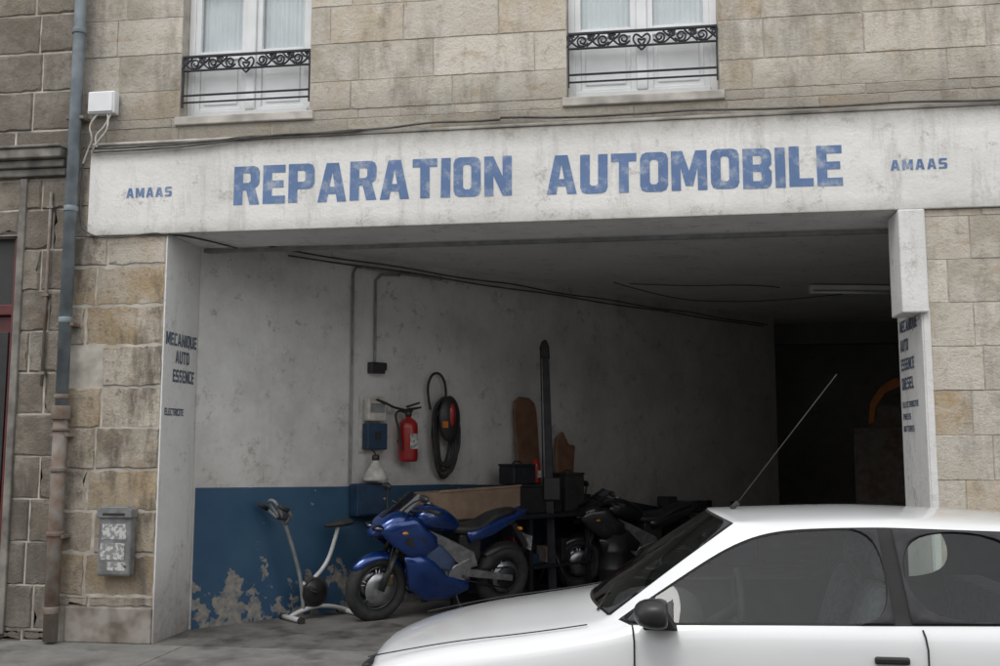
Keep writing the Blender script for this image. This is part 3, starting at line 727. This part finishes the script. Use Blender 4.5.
slab('orange_lit_arch_edge', [(-.22, 2.02), (-.14, 2.02), (-.10, 2.28), (.05, 2.50), (.30, 2.62), (.38, 2.78), (.16, 2.72), (-.02, 2.60), (-.18, 2.36)], lambda x, z: -.1, lambda x, z: .1, M_orange, q)  # edge of an arch, the orange light on it put into its colour
box('stand', -.2, .36, -.02, .02, 1.95, 2.3, M_cast, q)
for z in (.5, 1.0, 1.5): box('drawer', -.42, .36, -.32, -.301, z - .2, z + .22, M_cast, q, bev=.01)

# ---------------------------------------------------------------- motorcycle
def wheel(g, x, z, R, w, pre):
    torus(pre + '_tyre', (x, 0, z), R - w * .42, w * .52, M_black, g, ys=1.05, n=48)
    torus(pre + '_rim', (x, 0, z), R - w * .95, .015, M_rim, g, ys=1.9, n=48, m=8)
    cyl(pre + '_hub', (x, -.06, z), (x, .06, z), .036, M_rim, g)
    for k in range(5):
        a = 2 * pi * k / 5 + .3
        for d in (-.12, .12):
            cyl(pre + '_spoke', (x + .03 * cos(a), 0, z + .03 * sin(a)), (x + (R - w) * cos(a + d), 0, z + (R - w) * sin(a + d)), .010, M_alu, g, n=8)
    for s in (-1, 1):
        lathe(pre + '_disc', [(.07, -.003), (R * .50, -.003), (R * .50, .003), (.07, .003)], M_alu, g, origin=(x, s * .065, z), axis='Y')
def fender(g, name, cx, cz, R, a0, a1, w, mat):
    v = []; f = []; na = 16; nw = 6
    for i in range(na + 1):
        a = radians(a0 + (a1 - a0) * i / na)
        ww = w * (1 - .35 * abs(2 * i / na - 1) ** 3)
        for j in range(nw + 1):
            t = -1 + 2 * j / nw; rr_ = R - .06 * t * t
            v.append((cx + rr_ * cos(a), ww * t, cz + rr_ * sin(a)))
    for i in range(na):
        for j in range(nw): f.append((i * (nw + 1) + j, (i + 1) * (nw + 1) + j, (i + 1) * (nw + 1) + j + 1, i * (nw + 1) + j + 1))
    o = mesh_obj(name, v, f, mat, g, smooth=True); s = o.modifiers.new('s', 'SOLIDIFY'); s.thickness = .006
def motorcycle(name, loc, ang, lean, P, P2, sc=1.0):
    g = empty(name, loc, (0, 0, 0)); g.rotation_mode = 'QUATERNION'; g.scale = (sc, sc, sc)
    g.rotation_quaternion = Matrix.Rotation(ang, 3, 'Z').to_quaternion() @ Matrix.Rotation(lean, 3, 'X').to_quaternion()
    wheel(g, .72, .30, .30, .115, 'front'); wheel(g, -.70, .305, .305, .15, 'rear')
    for s in (-1, 1):
        cyl('fork_leg', (.72, s * .095, .29), (.60, s * .095, .62), .027, M_plastic, g)
        cyl('fork_tube', (.60, s * .095, .62), (.47, s * .095, .95), .021, M_gold, g)
        box('caliper', .60, .67, s * .075 - .02, s * .075 + .02, .33, .43, M_gold, g, bev=.01)
        slab('frame_beam', [(.46, .90), (.40, .76), (-.18, .44), (-.30, .46), (-.24, .60), (.1, .76)], lambda x, z, s=s: s * .13, lambda x, z, s=s: s * .155, M_alu, g, .01)
        slab('swingarm', [(-.20, .44), (-.20, .36), (-.74, .275), (-.74, .335)], lambda x, z, s=s: s * .115, lambda x, z, s=s: s * .145, M_alu, g, .008)
        fy = lambda x, z: .165 - .16 * max(0, x - .38) - .16 * max(0, .46 - z)
        dome_panel('side_fairing_upper', [(.80, .84), (.70, .93), (.46, .97), (.34, .86), (.22, .78), (.20, .68), (.34, .60), (.50, .60), (.66, .70)], s, fy, .055, P, g)
        dome_panel('side_fairing_lower', [(.54, .60), (.36, .62), (.24, .56), (.06, .40), (-.20, .32), (-.22, .24), (.0, .16), (.28, .17), (.46, .30), (.50, .46)], s, fy, .05, P, g)
        dome_panel('fairing_side_panel', [(.36, .72), (.16, .70), (-.02, .54), (.02, .44), (.16, .46), (.32, .56)], s, lambda x, z: .15, .05, P2, g)
        slab('fairing_duct', [(.52, .80), (.38, .78), (.34, .71), (.50, .70), (.58, .76)], lambda x, z, s=s: s * .20, lambda x, z, s=s: s * (.222 - .16 * max(0, x - .38)), M_plastic, g, .006)
        curve('handlebar', [[(.46, s * .09, 1.0), (.44, s * .18, 1.03), (.36, s * .30, 1.04)]], .013, M_iron, g)
        cyl('grip', (.38, s * .26, 1.04), (.33, s * .37, 1.035), .019, M_black, g)
        curve('brake_lever', [[(.42, s * .22, 1.03), (.44, s * .30, 1.02), (.40, s * .38, 1.02)]], .006, M_alu, g)
        curve('mirror_stem', [[(.60, s * .12, 1.00), (.56, s * .22, 1.12), (.50, s * .30, 1.16)]], .008, M_plastic, g)
        ellip('mirror', (.50, s * .34, 1.17), .03, .075, .036, M_plastic, g)
        ellip('headlight', (.775, s * .072, .862), .06, .055, .030, M_chrome, g)
        ellip('headlight_lens', (.790, s * .074, .862), .06, .06, .034, M_smoke, g)
        ellip('indicator', (.60, s * .235, .84), .03, .025, .014, M_amber, g)
        ellip('rear_indicator', (-.78, s * .14, .80), .025, .035, .018, M_amber, g)
        cyl('foot_peg', (-.12, s * .16, .38), (-.12, s * .26, .38), .012, M_black, g)
        slab('peg_bracket', [(-.06, .50), (-.16, .34), (-.22, .40), (-.18, .54)], lambda x, z, s=s: s * .15, lambda x, z, s=s: s * .165, M_alu, g, .004)
        dome_panel('tail_side', [(-.16, .78), (-.20, .68), (-.46, .74), (-.88, .92), (-.92, .98), (-.60, .91)], s, lambda x, z: .10 + .09 * min(0, (x + .4)), .045, P, g)
    loft('nose_cowl', [(.855, 0, .80, .015, .015, 2), (.835, 0, .81, .07, .035, 2.2), (.77, 0, .85, .13, .075, 2.5), (.68, 0, .89, .165, .105, 2.6), (.58, 0, .92, .18, .115, 2.6), (.48, 0, .93, .165, .10, 2.4)], P, g)
    box('cowl_mouth', .70, .815, -.05, .05, .765, .80, M_plastic, g, bev=.01)
    v = []; f = []
    for i in range(7):
        t = i / 6
        for j in range(9):
            u = -1 + 2 * j / 8
            v.append((.74 - .30 * t - .12 * u * u * (1 - .3 * t), (.135 - .04 * t) * u, .955 + .22 * t - .03 * u * u))
    for i in range(6):
        for j in range(8): f.append((i * 9 + j, i * 9 + j + 1, (i + 1) * 9 + j + 1, (i + 1) * 9 + j))
    mesh_obj('windscreen', v, f, M_smoke, g, smooth=True)
    fender(g, 'front_mudguard', .72, .30, .335, 35, 165, .075, P)
    fender(g, 'rear_hugger', -.70, .305, .345, 40, 130, .08, M_plastic)
    loft('fuel_tank', [(.42, 0, .90, .07, .05, 2.2), (.38, 0, .915, .14, .10, 2.6), (.28, 0, .94, .165, .125, 2.7), (.12, 0, .92, .165, .125, 2.6), (-.02, 0, .865, .11, .10, 2.3), (-.12, 0, .83, .08, .06, 2.2)], P, g)
    cyl('tank_cap', (.24, 0, 1.05), (.235, 0, 1.072), .045, M_alu, g)
    loft('seat', [(.0, 0, .81, .08, .05, 2.5), (-.12, 0, .80, .12, .05, 3), (-.30, 0, .80, .14, .05, 3), (-.40, 0, .83, .12, .055, 3), (-.48, 0, .90, .10, .05, 3), (-.70, 0, .955, .09, .035, 3), (-.80, 0, .965, .06, .02, 2.5)], M_seat, g)
    loft('tail', [(-.40, 0, .79, .09, .05, 2.5), (-.60, 0, .86, .085, .055, 2.5), (-.82, 0, .93, .06, .035, 2.2), (-.92, 0, .96, .03, .02, 2)], P, g)
    ellip('tail_light', (-.90, 0, .92), .03, .05, .025, M_red, g)
    slab('plate_holder', [(-.74, .82), (-.80, .84), (-.98, .60), (-.93, .57)], lambda x, z: -.05, lambda x, z: .05, M_plastic, g, .004)
    box('number_plate', -.985, -.975, -.09, .09, .56, .70, M_paper, g)
    box('crankcase', -.20, .24, -.14, .14, .25, .50, M_grey, g, bev=.05)
    slab('cylinder_block', [(.08, .48), (.30, .46), (.38, .70), (.14, .74)], lambda x, z: -.12, lambda x, z: .12, M_grey, g, .02)
    for s in (-1, 1):
        cyl('clutch_cover', (-.06, s * .13, .40), (-.06, s * .17, .40), .10, M_alu, g, bev=.01)
    box('radiator', .40, .44, -.12, .12, .48, .74, M_black, g, bev=.005)
    box('battery_box', -.36, -.10, -.09, .09, .50, .76, M_plastic, g, bev=.02)
    for k in range(4): curve('header_pipe', [[(.34, -.09 + .06 * k, .55), (.43, -.09 + .06 * k, .42), (.38, -.06 + .04 * k, .24), (.1, -.03 + .02 * k, .19), (-.15, -.05, .2)]], .018, M_chrome, g)
    curve('exhaust_link', [[(-.15, -.05, .2), (-.3, -.12, .24), (-.42, -.17, .34)]], .024, M_chrome, g)
    cyl('silencer', (-.40, -.18, .34), (-.86, -.20, .54), .055, M_alu, g, bev=.01)
    cyl('shock', (-.24, 0, .42), (-.34, 0, .70), .03, M_red, g)
    lathe('sprocket', [(.03, -.004), (.11, -.004), (.11, .004), (.03, .004)], M_iron, g, origin=(-.70, .10, .305), axis='Y')
    cyl('chain_upper', (-.70, .10, .41), (-.1, .10, .42), .008, M_iron, g, n=6); cyl('chain_lower', (-.70, .10, .20), (-.1, .10, .34), .008, M_iron, g, n=6)
    curve('side_stand', [[(-.05, .12, .28), (-.08, .19, .12), (-.10, .25, .01 + .25 * abs(sin(lean)))]], .011, M_iron, g)
    curve('brake_hose', [[(.66, .10, .40), (.70, .13, .60), (.60, .12, .85)]], .006, M_black, g)
    box('instruments', .48, .52, -.09, .09, 1.0, 1.06, M_plastic, g, bev=.01)
    return g
motorcycle('motorcycle', (-2.11, 1.935, .004), math.atan2(-.70, -.71), radians(-8), M_bluepaint, M_panel_sheen, 1.05)
motorcycle('motorcycle.001', (-.25, 4.3, .004), radians(-150), radians(-8), M_dkpaint, M_dkpaint)

# ---------------------------------------------------------------- exercise bike
g = empty('exercise_bike', (-3.34, 1.30, .005), WROT)
for x in (-.12, .52):
    cyl('foot_bar', (x, -.20, .03), (x, .14, .03), .025, M_steelgrey, g)
    for y in (-.2, .14): cyl('foot_cap', (x, y - .02, .03), (x, y + .02, .03), .032, M_black, g)
curve('base_beam', [[(-.12, 0, .04), (.0, 0, .10), (.3, 0, .12), (.52, 0, .04)]], .022, M_steelgrey, g)
curve('front_post', [[(.02, 0, .10), (.0, 0, .35), (-.12, 0, .72), (-.2, 0, .92)]], .020, M_grey, g)
curve('seat_post', [[(.05, 0, .32), (.2, 0, .42), (.33, 0, .60), (.40, 0, .86)]], .022, M_steelgrey, g)
curve('handlebar', [[(-.20, 0, .92), (-.22, -.16, .98), (-.30, -.24, 1.06), (-.38, -.22, 1.10)], [(-.20, 0, .92), (-.22, .14, .98), (-.30, .18, 1.06), (-.38, .16, 1.10)], [(-.20, 0, .92), (-.34, -.1, 1.12), (-.36, 0, 1.16), (-.34, .1, 1.12), (-.2, 0, .92)]], .016, M_grey, g)
box('console', -.26, -.18, -.07, .07, .96, 1.04, M_plastic, g, bev=.015)
for s_ in (-.23, .17): cyl('grip', (-.30, s_, 1.06), (-.40, s_ * .92, 1.11), .022, M_black, g)
loft('saddle', [(.24, 0, .88, .03, .02, 2), (.32, 0, .885, .05, .028, 2.2), (.44, 0, .90, .11, .035, 2.4), (.52, 0, .905, .11, .035, 2.4), (.55, 0, .905, .07, .02, 2.2)], M_black, g)
torus('flywheel', (.14, 0, .25), .13, .022, M_black, g, ys=1.2)
lathe('flywheel_cover', [(.02, -.035), (.12, -.03), (.125, 0), (.12, .03), (.02, .035)], M_plastic, g, origin=(.14, 0, .25), axis='Y')
for s_ in (-1, 1):
    cyl('crank', (.14, s_ * .05, .25), (.14 + s_ * .12, s_ * .06, .25 - s_ * .06), .010, M_chrome, g)
    box('pedal', .14 + s_ * .12 - .05, .14 + s_ * .12 + .05, s_ * .11 - .045, s_ * .11 + .045, .25 - s_ * .06 - .012, .25 - s_ * .06 + .012, M_black, g, bev=.005)
cyl('frame_brace', (.05, 0, .32), (.0, 0, .35), .02, M_steelgrey, g)

# ---------------------------------------------------------------- parked car
ZR = -.055
car = empty('parked_car', (-1.5, -2.61, ZR))
def st(xs, ys, zs): return list(zip(xs, ys, zs))
G = [
 st([.12,.06,.03,.05,.08,.06,.04,.02,.01], [.60,.62,.64,.66,.62,.50,.38,.2,0], [.22,.35,.5,.585,.63,.645,.65,.655,.655]),
 st([.20,.17,.15,.17,.20,.17,.15,.13,.12], [.78,.80,.80,.79,.73,.60,.45,.22,0], [.2,.36,.52,.63,.685,.70,.71,.72,.722]),
 st([.5]*9, [.82,.84,.845,.825,.76,.62,.48,.25,0], [.2,.38,.56,.70,.765,.785,.795,.805,.81]),
 st([.95,.95,.95,.95,.95,.94,.92,.88,.86], [.83,.845,.85,.835,.77,.66,.54,.28,0], [.2,.4,.6,.765,.83,.85,.86,.872,.876]),
 st([1.24,1.24,1.24,1.26,1.30,1.26,1.22,1.12,1.08], [.83,.845,.85,.84,.785,.735,.67,.34,0], [.2,.4,.62,.81,.885,.898,.90,.91,.915]),
 st([1.36,1.36,1.36,1.36,1.40,1.345,1.30,1.20,1.16], [.83,.845,.85,.84,.79,.742,.69,.35,0], [.2,.4,.62,.825,.905,.92,.925,.935,.94]),
 st([1.66,1.66,1.66,1.66,1.70,1.66,1.60,1.51,1.48], [.83,.845,.85,.845,.80,.69,.64,.325,0], [.2,.4,.62,.84,.912,1.13,1.15,1.18,1.19]),
 st([2.02,2.02,2.02,2.0,2.0,1.97,1.90,1.83,1.80], [.83,.845,.85,.845,.80,.625,.58,.30,0], [.2,.4,.62,.85,.92,1.325,1.36,1.385,1.392]),
 st([2.3]*9, [.83,.845,.85,.85,.80,.612,.56,.3,0], [.2,.4,.62,.86,.925,1.345,1.383,1.405,1.412]),
 st([2.585,2.585,2.585,2.585,2.585,2.56,2.56,2.56,2.56], [.83,.845,.85,.85,.80,.607,.555,.3,0], [.2,.4,.62,.865,.93,1.35,1.388,1.41,1.418]),
 st([2.64,2.64,2.64,2.64,2.64,2.61,2.61,2.61,2.61], [.83,.845,.85,.85,.80,.606,.555,.3,0], [.2,.4,.62,.867,.932,1.35,1.388,1.41,1.418]),
 st([3.28,3.28,3.28,3.28,3.30,3.18,3.18,3.18,3.18], [.83,.845,.85,.84,.785,.60,.55,.3,0], [.2,.4,.62,.875,.945,1.335,1.37,1.395,1.403]),
 st([3.65,3.65,3.65,3.65,3.60,3.42,3.45,3.48,3.5], [.82,.835,.84,.83,.77,.585,.54,.3,0], [.2,.4,.62,.88,.95,1.30,1.34,1.365,1.37]),
 st([3.90,3.93,3.95,3.88,3.84,3.80,3.82,3.86,3.87], [.76,.78,.78,.77,.71,.62,.55,.28,0], [.25,.4,.6,.87,.94,.965,.97,.98,.985]),
 st([3.96,4.0,4.02,3.96,3.93,3.92,3.93,3.96,3.97], [.60,.62,.62,.60,.53,.48,.4,.2,0], [.25,.4,.6,.83,.88,.89,.895,.90,.905]),
]
bm = bmesh.new(); V = []
for row in G:
    near = [bm.verts.new((x, -y, z)) for x, y, z in row]
    far = [bm.verts.new((x, y, z)) for x, y, z in row[:-1]][::-1]
    V.append(near + far)
nr = 17
def segm(i, k):
    j = k if k < 8 else 15 - k
    if j == 4 and i in (5, 6, 7, 8): return 1
    if j == 4 and i == 9: return 2
    if j == 4 and i == 10: return 1
    if j in (6, 7) and i in (5, 6): return 1
    if j in (6, 7) and i == 12: return 1
    return 0
regions = {}
for i in range(len(G) - 1):
    for k in range(nr - 1):
        f = bm.faces.new((V[i][k], V[i][k + 1], V[i + 1][k + 1], V[i + 1][k])); f.material_index = segm(i, k); f.smooth = True
        if f.material_index == 1:
            j = k if k < 8 else 15 - k
            key = ('ws' if j in (6, 7) and i < 8 else 'rw' if j in (6, 7) else ('s' + ('n' if k < 8 else 'f') + ('a' if i < 9 else 'b')))
            regions.setdefault(key, []).append(f)
    f = bm.faces.new((V[i][0], V[i + 1][0], V[i + 1][16], V[i][16])); f.material_index = 2
f = bm.faces.new(V[0]); f.smooth = True
f = bm.faces.new(V[-1]); f.smooth = True
bmesh.ops.recalc_face_normals(bm, faces=bm.faces)
cl = bm.edges.layers.float.new('crease_edge'); cv = bm.verts.layers.float.new('crease_vert')
for key, fs in regions.items():
    r = bmesh.ops.inset_region(bm, faces=fs, thickness=.014, depth=-.003, use_boundary=True, use_even_offset=False)
    for f in r['faces']: f.material_index = 2; f.smooth = True
for e in bm.edges:
    if len({f.material_index for f in e.link_faces}) > 1: e[cl] = 1.0
for v_ in bm.verts:
    es = [e for e in v_.link_edges if e[cl] > .5]
    if len(es) == 2:
        a = (es[0].other_vert(v_).co - v_.co); b = (es[1].other_vert(v_).co - v_.co)
        if a.length > 0 and b.length > 0 and a.angle(b) < radians(150): v_[cv] = 1.0
    elif len(es) > 2: v_[cv] = 1.0
bg_ = bm.copy()
bmesh.ops.delete(bg_, geom=[f for f in bg_.faces if f.material_index != 1], context='FACES')
for f in bg_.faces: f.material_index = 0
meg = bpy.data.meshes.new('glazing'); bg_.to_mesh(meg); bg_.free(); meg.materials.append(M_glass)
gz = bpy.data.objects.new('glazing', meg); COL.objects.link(gz); gz.parent = car
s_g = gz.modifiers.new('sub', 'SUBSURF'); s_g.levels = 3; s_g.render_levels = 3
bmesh.ops.delete(bm, geom=[f for f in bm.faces if f.material_index == 1], context='FACES')
me = bpy.data.meshes.new('body'); bm.to_mesh(me); bm.free()
for m in (M_carw, M_seal, M_seal, M_lining, M_lining, M_lining): me.materials.append(m)
body = bpy.data.objects.new('body', me); COL.objects.link(body); body.parent = car
sb = body.modifiers.new('sub', 'SUBSURF'); sb.levels = 3; sb.render_levels = 3
so = body.modifiers.new('solid', 'SOLIDIFY'); so.thickness = .012; so.offset = -1; so.material_offset = 3; so.material_offset_rim = 2
cut = []
for x in (.80, 3.34):
    c = cyl('arch_cut', (x, -1.2, .285), (x, 1.2, .285), .345, M_plastic, car, n=40); cut.append(c)
    b = body.modifiers.new('cut', 'BOOLEAN'); b.operation = 'DIFFERENCE'; b.object = c; b.solver = 'EXACT'
bpy.context.view_layer.update()
dg = bpy.context.evaluated_depsgraph_get()
me2 = bpy.data.meshes.new_from_object(body.evaluated_get(dg))
if len(me2.polygons) > 1000:
    body.modifiers.clear(); body.data = me2
else:
    for b in [m for m in body.modifiers if m.type == 'BOOLEAN']: body.modifiers.remove(b)
for c in cut: bpy.data.objects.remove(c)
for x in (.80, 3.34):
    for s in (-1, 1):
        v = []; f = []
        for i in range(25):
            a = pi * i / 24 - .2; v += [(x + .35 * cos(a), s * .55, .285 + .35 * sin(a)), (x + .35 * cos(a), s * .832, .285 + .35 * sin(a))]
        for i in range(24): f.append((2 * i, 2 * i + 1, 2 * i + 3, 2 * i + 2))
        v.append((x, s * .55, .1)); c0 = len(v) - 1
        for i in range(24): f.append((2 * i, 2 * i + 2, c0))
        mesh_obj('wheelhouse', v, f, M_plastic, car)
        torus('tyre', (x, s * .74, .285), .225, .062, M_black, car, ys=1.3)
        lathe('wheel_rim', [(.03, s * .05), (.10, s * .045), (.165, s * .03), (.175, s * .06), (.185, s * .06), (.185, -s * .06)], M_alu, car, origin=(x, s * .745, .285), axis='Y')
        for k in range(8):
            a = 2 * pi * k / 8; cyl('trim_hole', (x + .125 * cos(a), s * .775, .285 + .125 * sin(a)), (x + .125 * cos(a), s * .789, .285 + .125 * sin(a)), .02, M_plastic, car, n=12)
for s in (-1, 1):
    loft('mirror_shell', [(1.42, s * .945, .985, .03, .02, 2), (1.44, s * .95, .985, .09, .055, 2.4), (1.50, s * .955, .985, .105, .068, 2.8), (1.56, s * .955, .985, .10, .064, 3), (1.575, s * .955, .985, .08, .05, 3)], M_plastic, car)
    slab('mirror_foot', [(1.46, .90), (1.62, .90), (1.57, .98), (1.47, .98)], lambda x, z, s=s: s * .785, lambda x, z, s=s: s * .90, M_plastic, car, .01)
    slab('mirror_triangle', [(1.44, .925), (1.60, .925), (1.60, 1.02)], lambda x, z, s=s: s * (.80 - .5 * (z - .92)), lambda x, z, s=s: s * (.812 - .5 * (z - .92)), M_plastic, car, .003)
    for x in (1.42, 2.70):
        curve('shut_line', [[(x, s * .834, .24), (x, s * .8465, .40), (x, s * .8515, .62), (x, s * .8505, .76)], [(x, s * .8505, .76), (x, s * .849, .84), (x - .005, s * .835, .89), (x - .01, s * .812, .918)]], .0042, M_black, car, smooth=False)
    curve('sill_shut_line', [[(1.42, s * .834, .24), (2.70, s * .834, .24)]], .0035, M_black, car)
    box('door_handle', 2.47, 2.62, min(s * .846, s * .868), max(s * .846, s * .868), .775, .808, M_plastic, car, bev=.01)
    box('side_moulding', 1.46, 2.68, min(s * .845, s * .865), max(s * .845, s * .865), .50, .57, M_plastic, car, bev=.006)
    loft('headlight', [(.02, s * .50, .555, .10, .05, 3), (.05, s * .52, .56, .13, .06, 3), (.12, s * .56, .57, .15, .06, 3), (.2, s * .60, .57, .14, .05, 3)], M_chrome, car)
    ellip('indicator', (.13, s * .735, .56), .05, .03, .04, M_amber, car)
    box('tail_light', 3.90, 3.985, min(s * .52, s * .72), max(s * .52, s * .72), .62, .84, M_red, car, bev=.02)
curve('bonnet_line', [[(.12, -.68, .702), (.5, -.71, .788), (.95, -.73, .848), (1.2, -.745, .894)], [(.12, .68, .702), (.5, .71, .788), (.95, .73, .848), (1.2, .745, .894)]], .003, M_black, car)
box('grille', -.005, .04, -.36, .36, .50, .60, M_plastic, car, bev=.01)
loft('front_bumper', [(-.05, 0, .38, .5, .06, 4), (-.02, 0, .38, .64, .1, 4), (.06, 0, .37, .72, .12, 4), (.16, 0, .36, .77, .12, 4)], M_carw, car)
box('front_plate', -.075, -.05, -.26, .26, .34, .44, M_paper, car, bev=.003)
loft('rear_bumper', [(3.9, 0, .38, .76, .11, 4), (4.0, 0, .38, .72, .11, 4), (4.07, 0, .38, .6, .09, 4)], M_plastic, car)
for a, b in (((1.24, -.55, .935), (1.30, .02, .985)), ((1.20, .05, .945), (1.30, .5, .985))): cyl('wiper', a, b, .006, M_black, car, n=8)
cyl('aerial_base', (1.93, -.05, 1.395), (1.97, -.05, 1.43), .014, M_black, car)
cyl('aerial', (1.95, -.05, 1.41), (2.50, -.05, 2.11), .0032, M_black, car, n=8)
loft('dashboard', [(1.25, 0, .80, .68, .08, 4), (1.5, 0, .84, .70, .09, 4), (1.72, 0, .82, .70, .10, 4), (1.80, 0, .74, .68, .08, 4)], M_lining, car)
torus('steering_wheel', (1.93, -.36, .93), .18, .016, M_black, car, axis='X')
cyl('steering_column', (1.75, -.36, .82), (1.93, -.36, .93), .03, M_black, car)
box('wheel_spoke', 1.92, 1.94, -.52, -.20, .91, .95, M_black, car, bev=.008)
for y in (-.36, .36):
    o = loft('seat_back', [(0, 0, 0, .24, .07, 3), (.15, 0, 0, .25, .08, 3), (.45, 0, 0, .23, .07, 3), (.58, 0, 0, .17, .05, 3)], M_seatcloth, car)
    o.rotation_euler = (0, radians(-75), 0); o.location = (2.46, y, .52)
    loft('seat_base', [(2.0, y, .48, .23, .07, 3), (2.2, y, .48, .25, .09, 3), (2.5, y, .46, .24, .09, 3)], M_seatcloth, car)
    loft('headrest', [(2.58, y, 1.15, .09, .06, 3), (2.62, y, 1.15, .12, .08, 3), (2.68, y, 1.16, .12, .08, 3), (2.70, y, 1.16, .09, .06, 3)], M_seatcloth, car)
box('rear_bench', 3.15, 3.4, -.6, .6, .45, 1.0, M_seatcloth, car, bev=.05)
ellip('rear_view_mirror', (1.88, 0, 1.28), .02, .11, .03, M_plastic, car)

# ---------------------------------------------------------------- camera, light
cam = bpy.data.cameras.new('camera'); co = bpy.data.objects.new('camera', cam); COL.objects.link(co)
cam.lens = 36; cam.sensor_width = 36; cam.clip_end = 1500; cam.clip_start = .05
co.location = (0, -8.2, 1.68); co.rotation_euler = (radians(96.39), 0, radians(8.4))
S.camera = co
w = bpy.data.worlds.new('World'); S.world = w; w.use_nodes = True; nt = w.node_tree
bg = nt.nodes['Background']
sky = nt.nodes.new('ShaderNodeTexSky'); sky.sky_type = 'NISHITA'; sky.sun_disc = False
EL, AZ = radians(56), radians(196)
sky.sun_elevation = EL; sky.sun_rotation = AZ; sky.dust_density = 2; sky.air_density = 1.2
hs = nt.nodes.new('ShaderNodeHueSaturation'); hs.inputs['Saturation'].default_value = .3
nt.links.new(sky.outputs[0], hs.inputs['Color'])
# overcast deck blended over the clear sky
tc = nt.nodes.new('ShaderNodeTexCoord')
cn, _ = noise(nt, tc.outputs['Generated'], 2.5, 4, .6, .3, .7)
deck = mix(nt, cn, (8.2, 8.3, 8.4), (10.8, 10.85, 10.9))
nt.links.new(mix(nt, .70, hs.outputs[0], deck), bg.inputs[0]); bg.inputs[1].default_value = .15
sun = bpy.data.lights.new('sun', 'SUN'); so_ = bpy.data.objects.new('sun', sun); COL.objects.link(so_)
sun.energy = .9; sun.angle = radians(20); sun.color = (1, .985, .96)
d = Vector((sin(AZ) * cos(EL), cos(AZ) * cos(EL), sin(EL)))
so_.rotation_euler = d.to_track_quat('Z', 'Y').to_euler()
S.view_settings.view_transform = 'Standard'; S.view_settings.look = 'None'; S.view_settings.exposure = 0
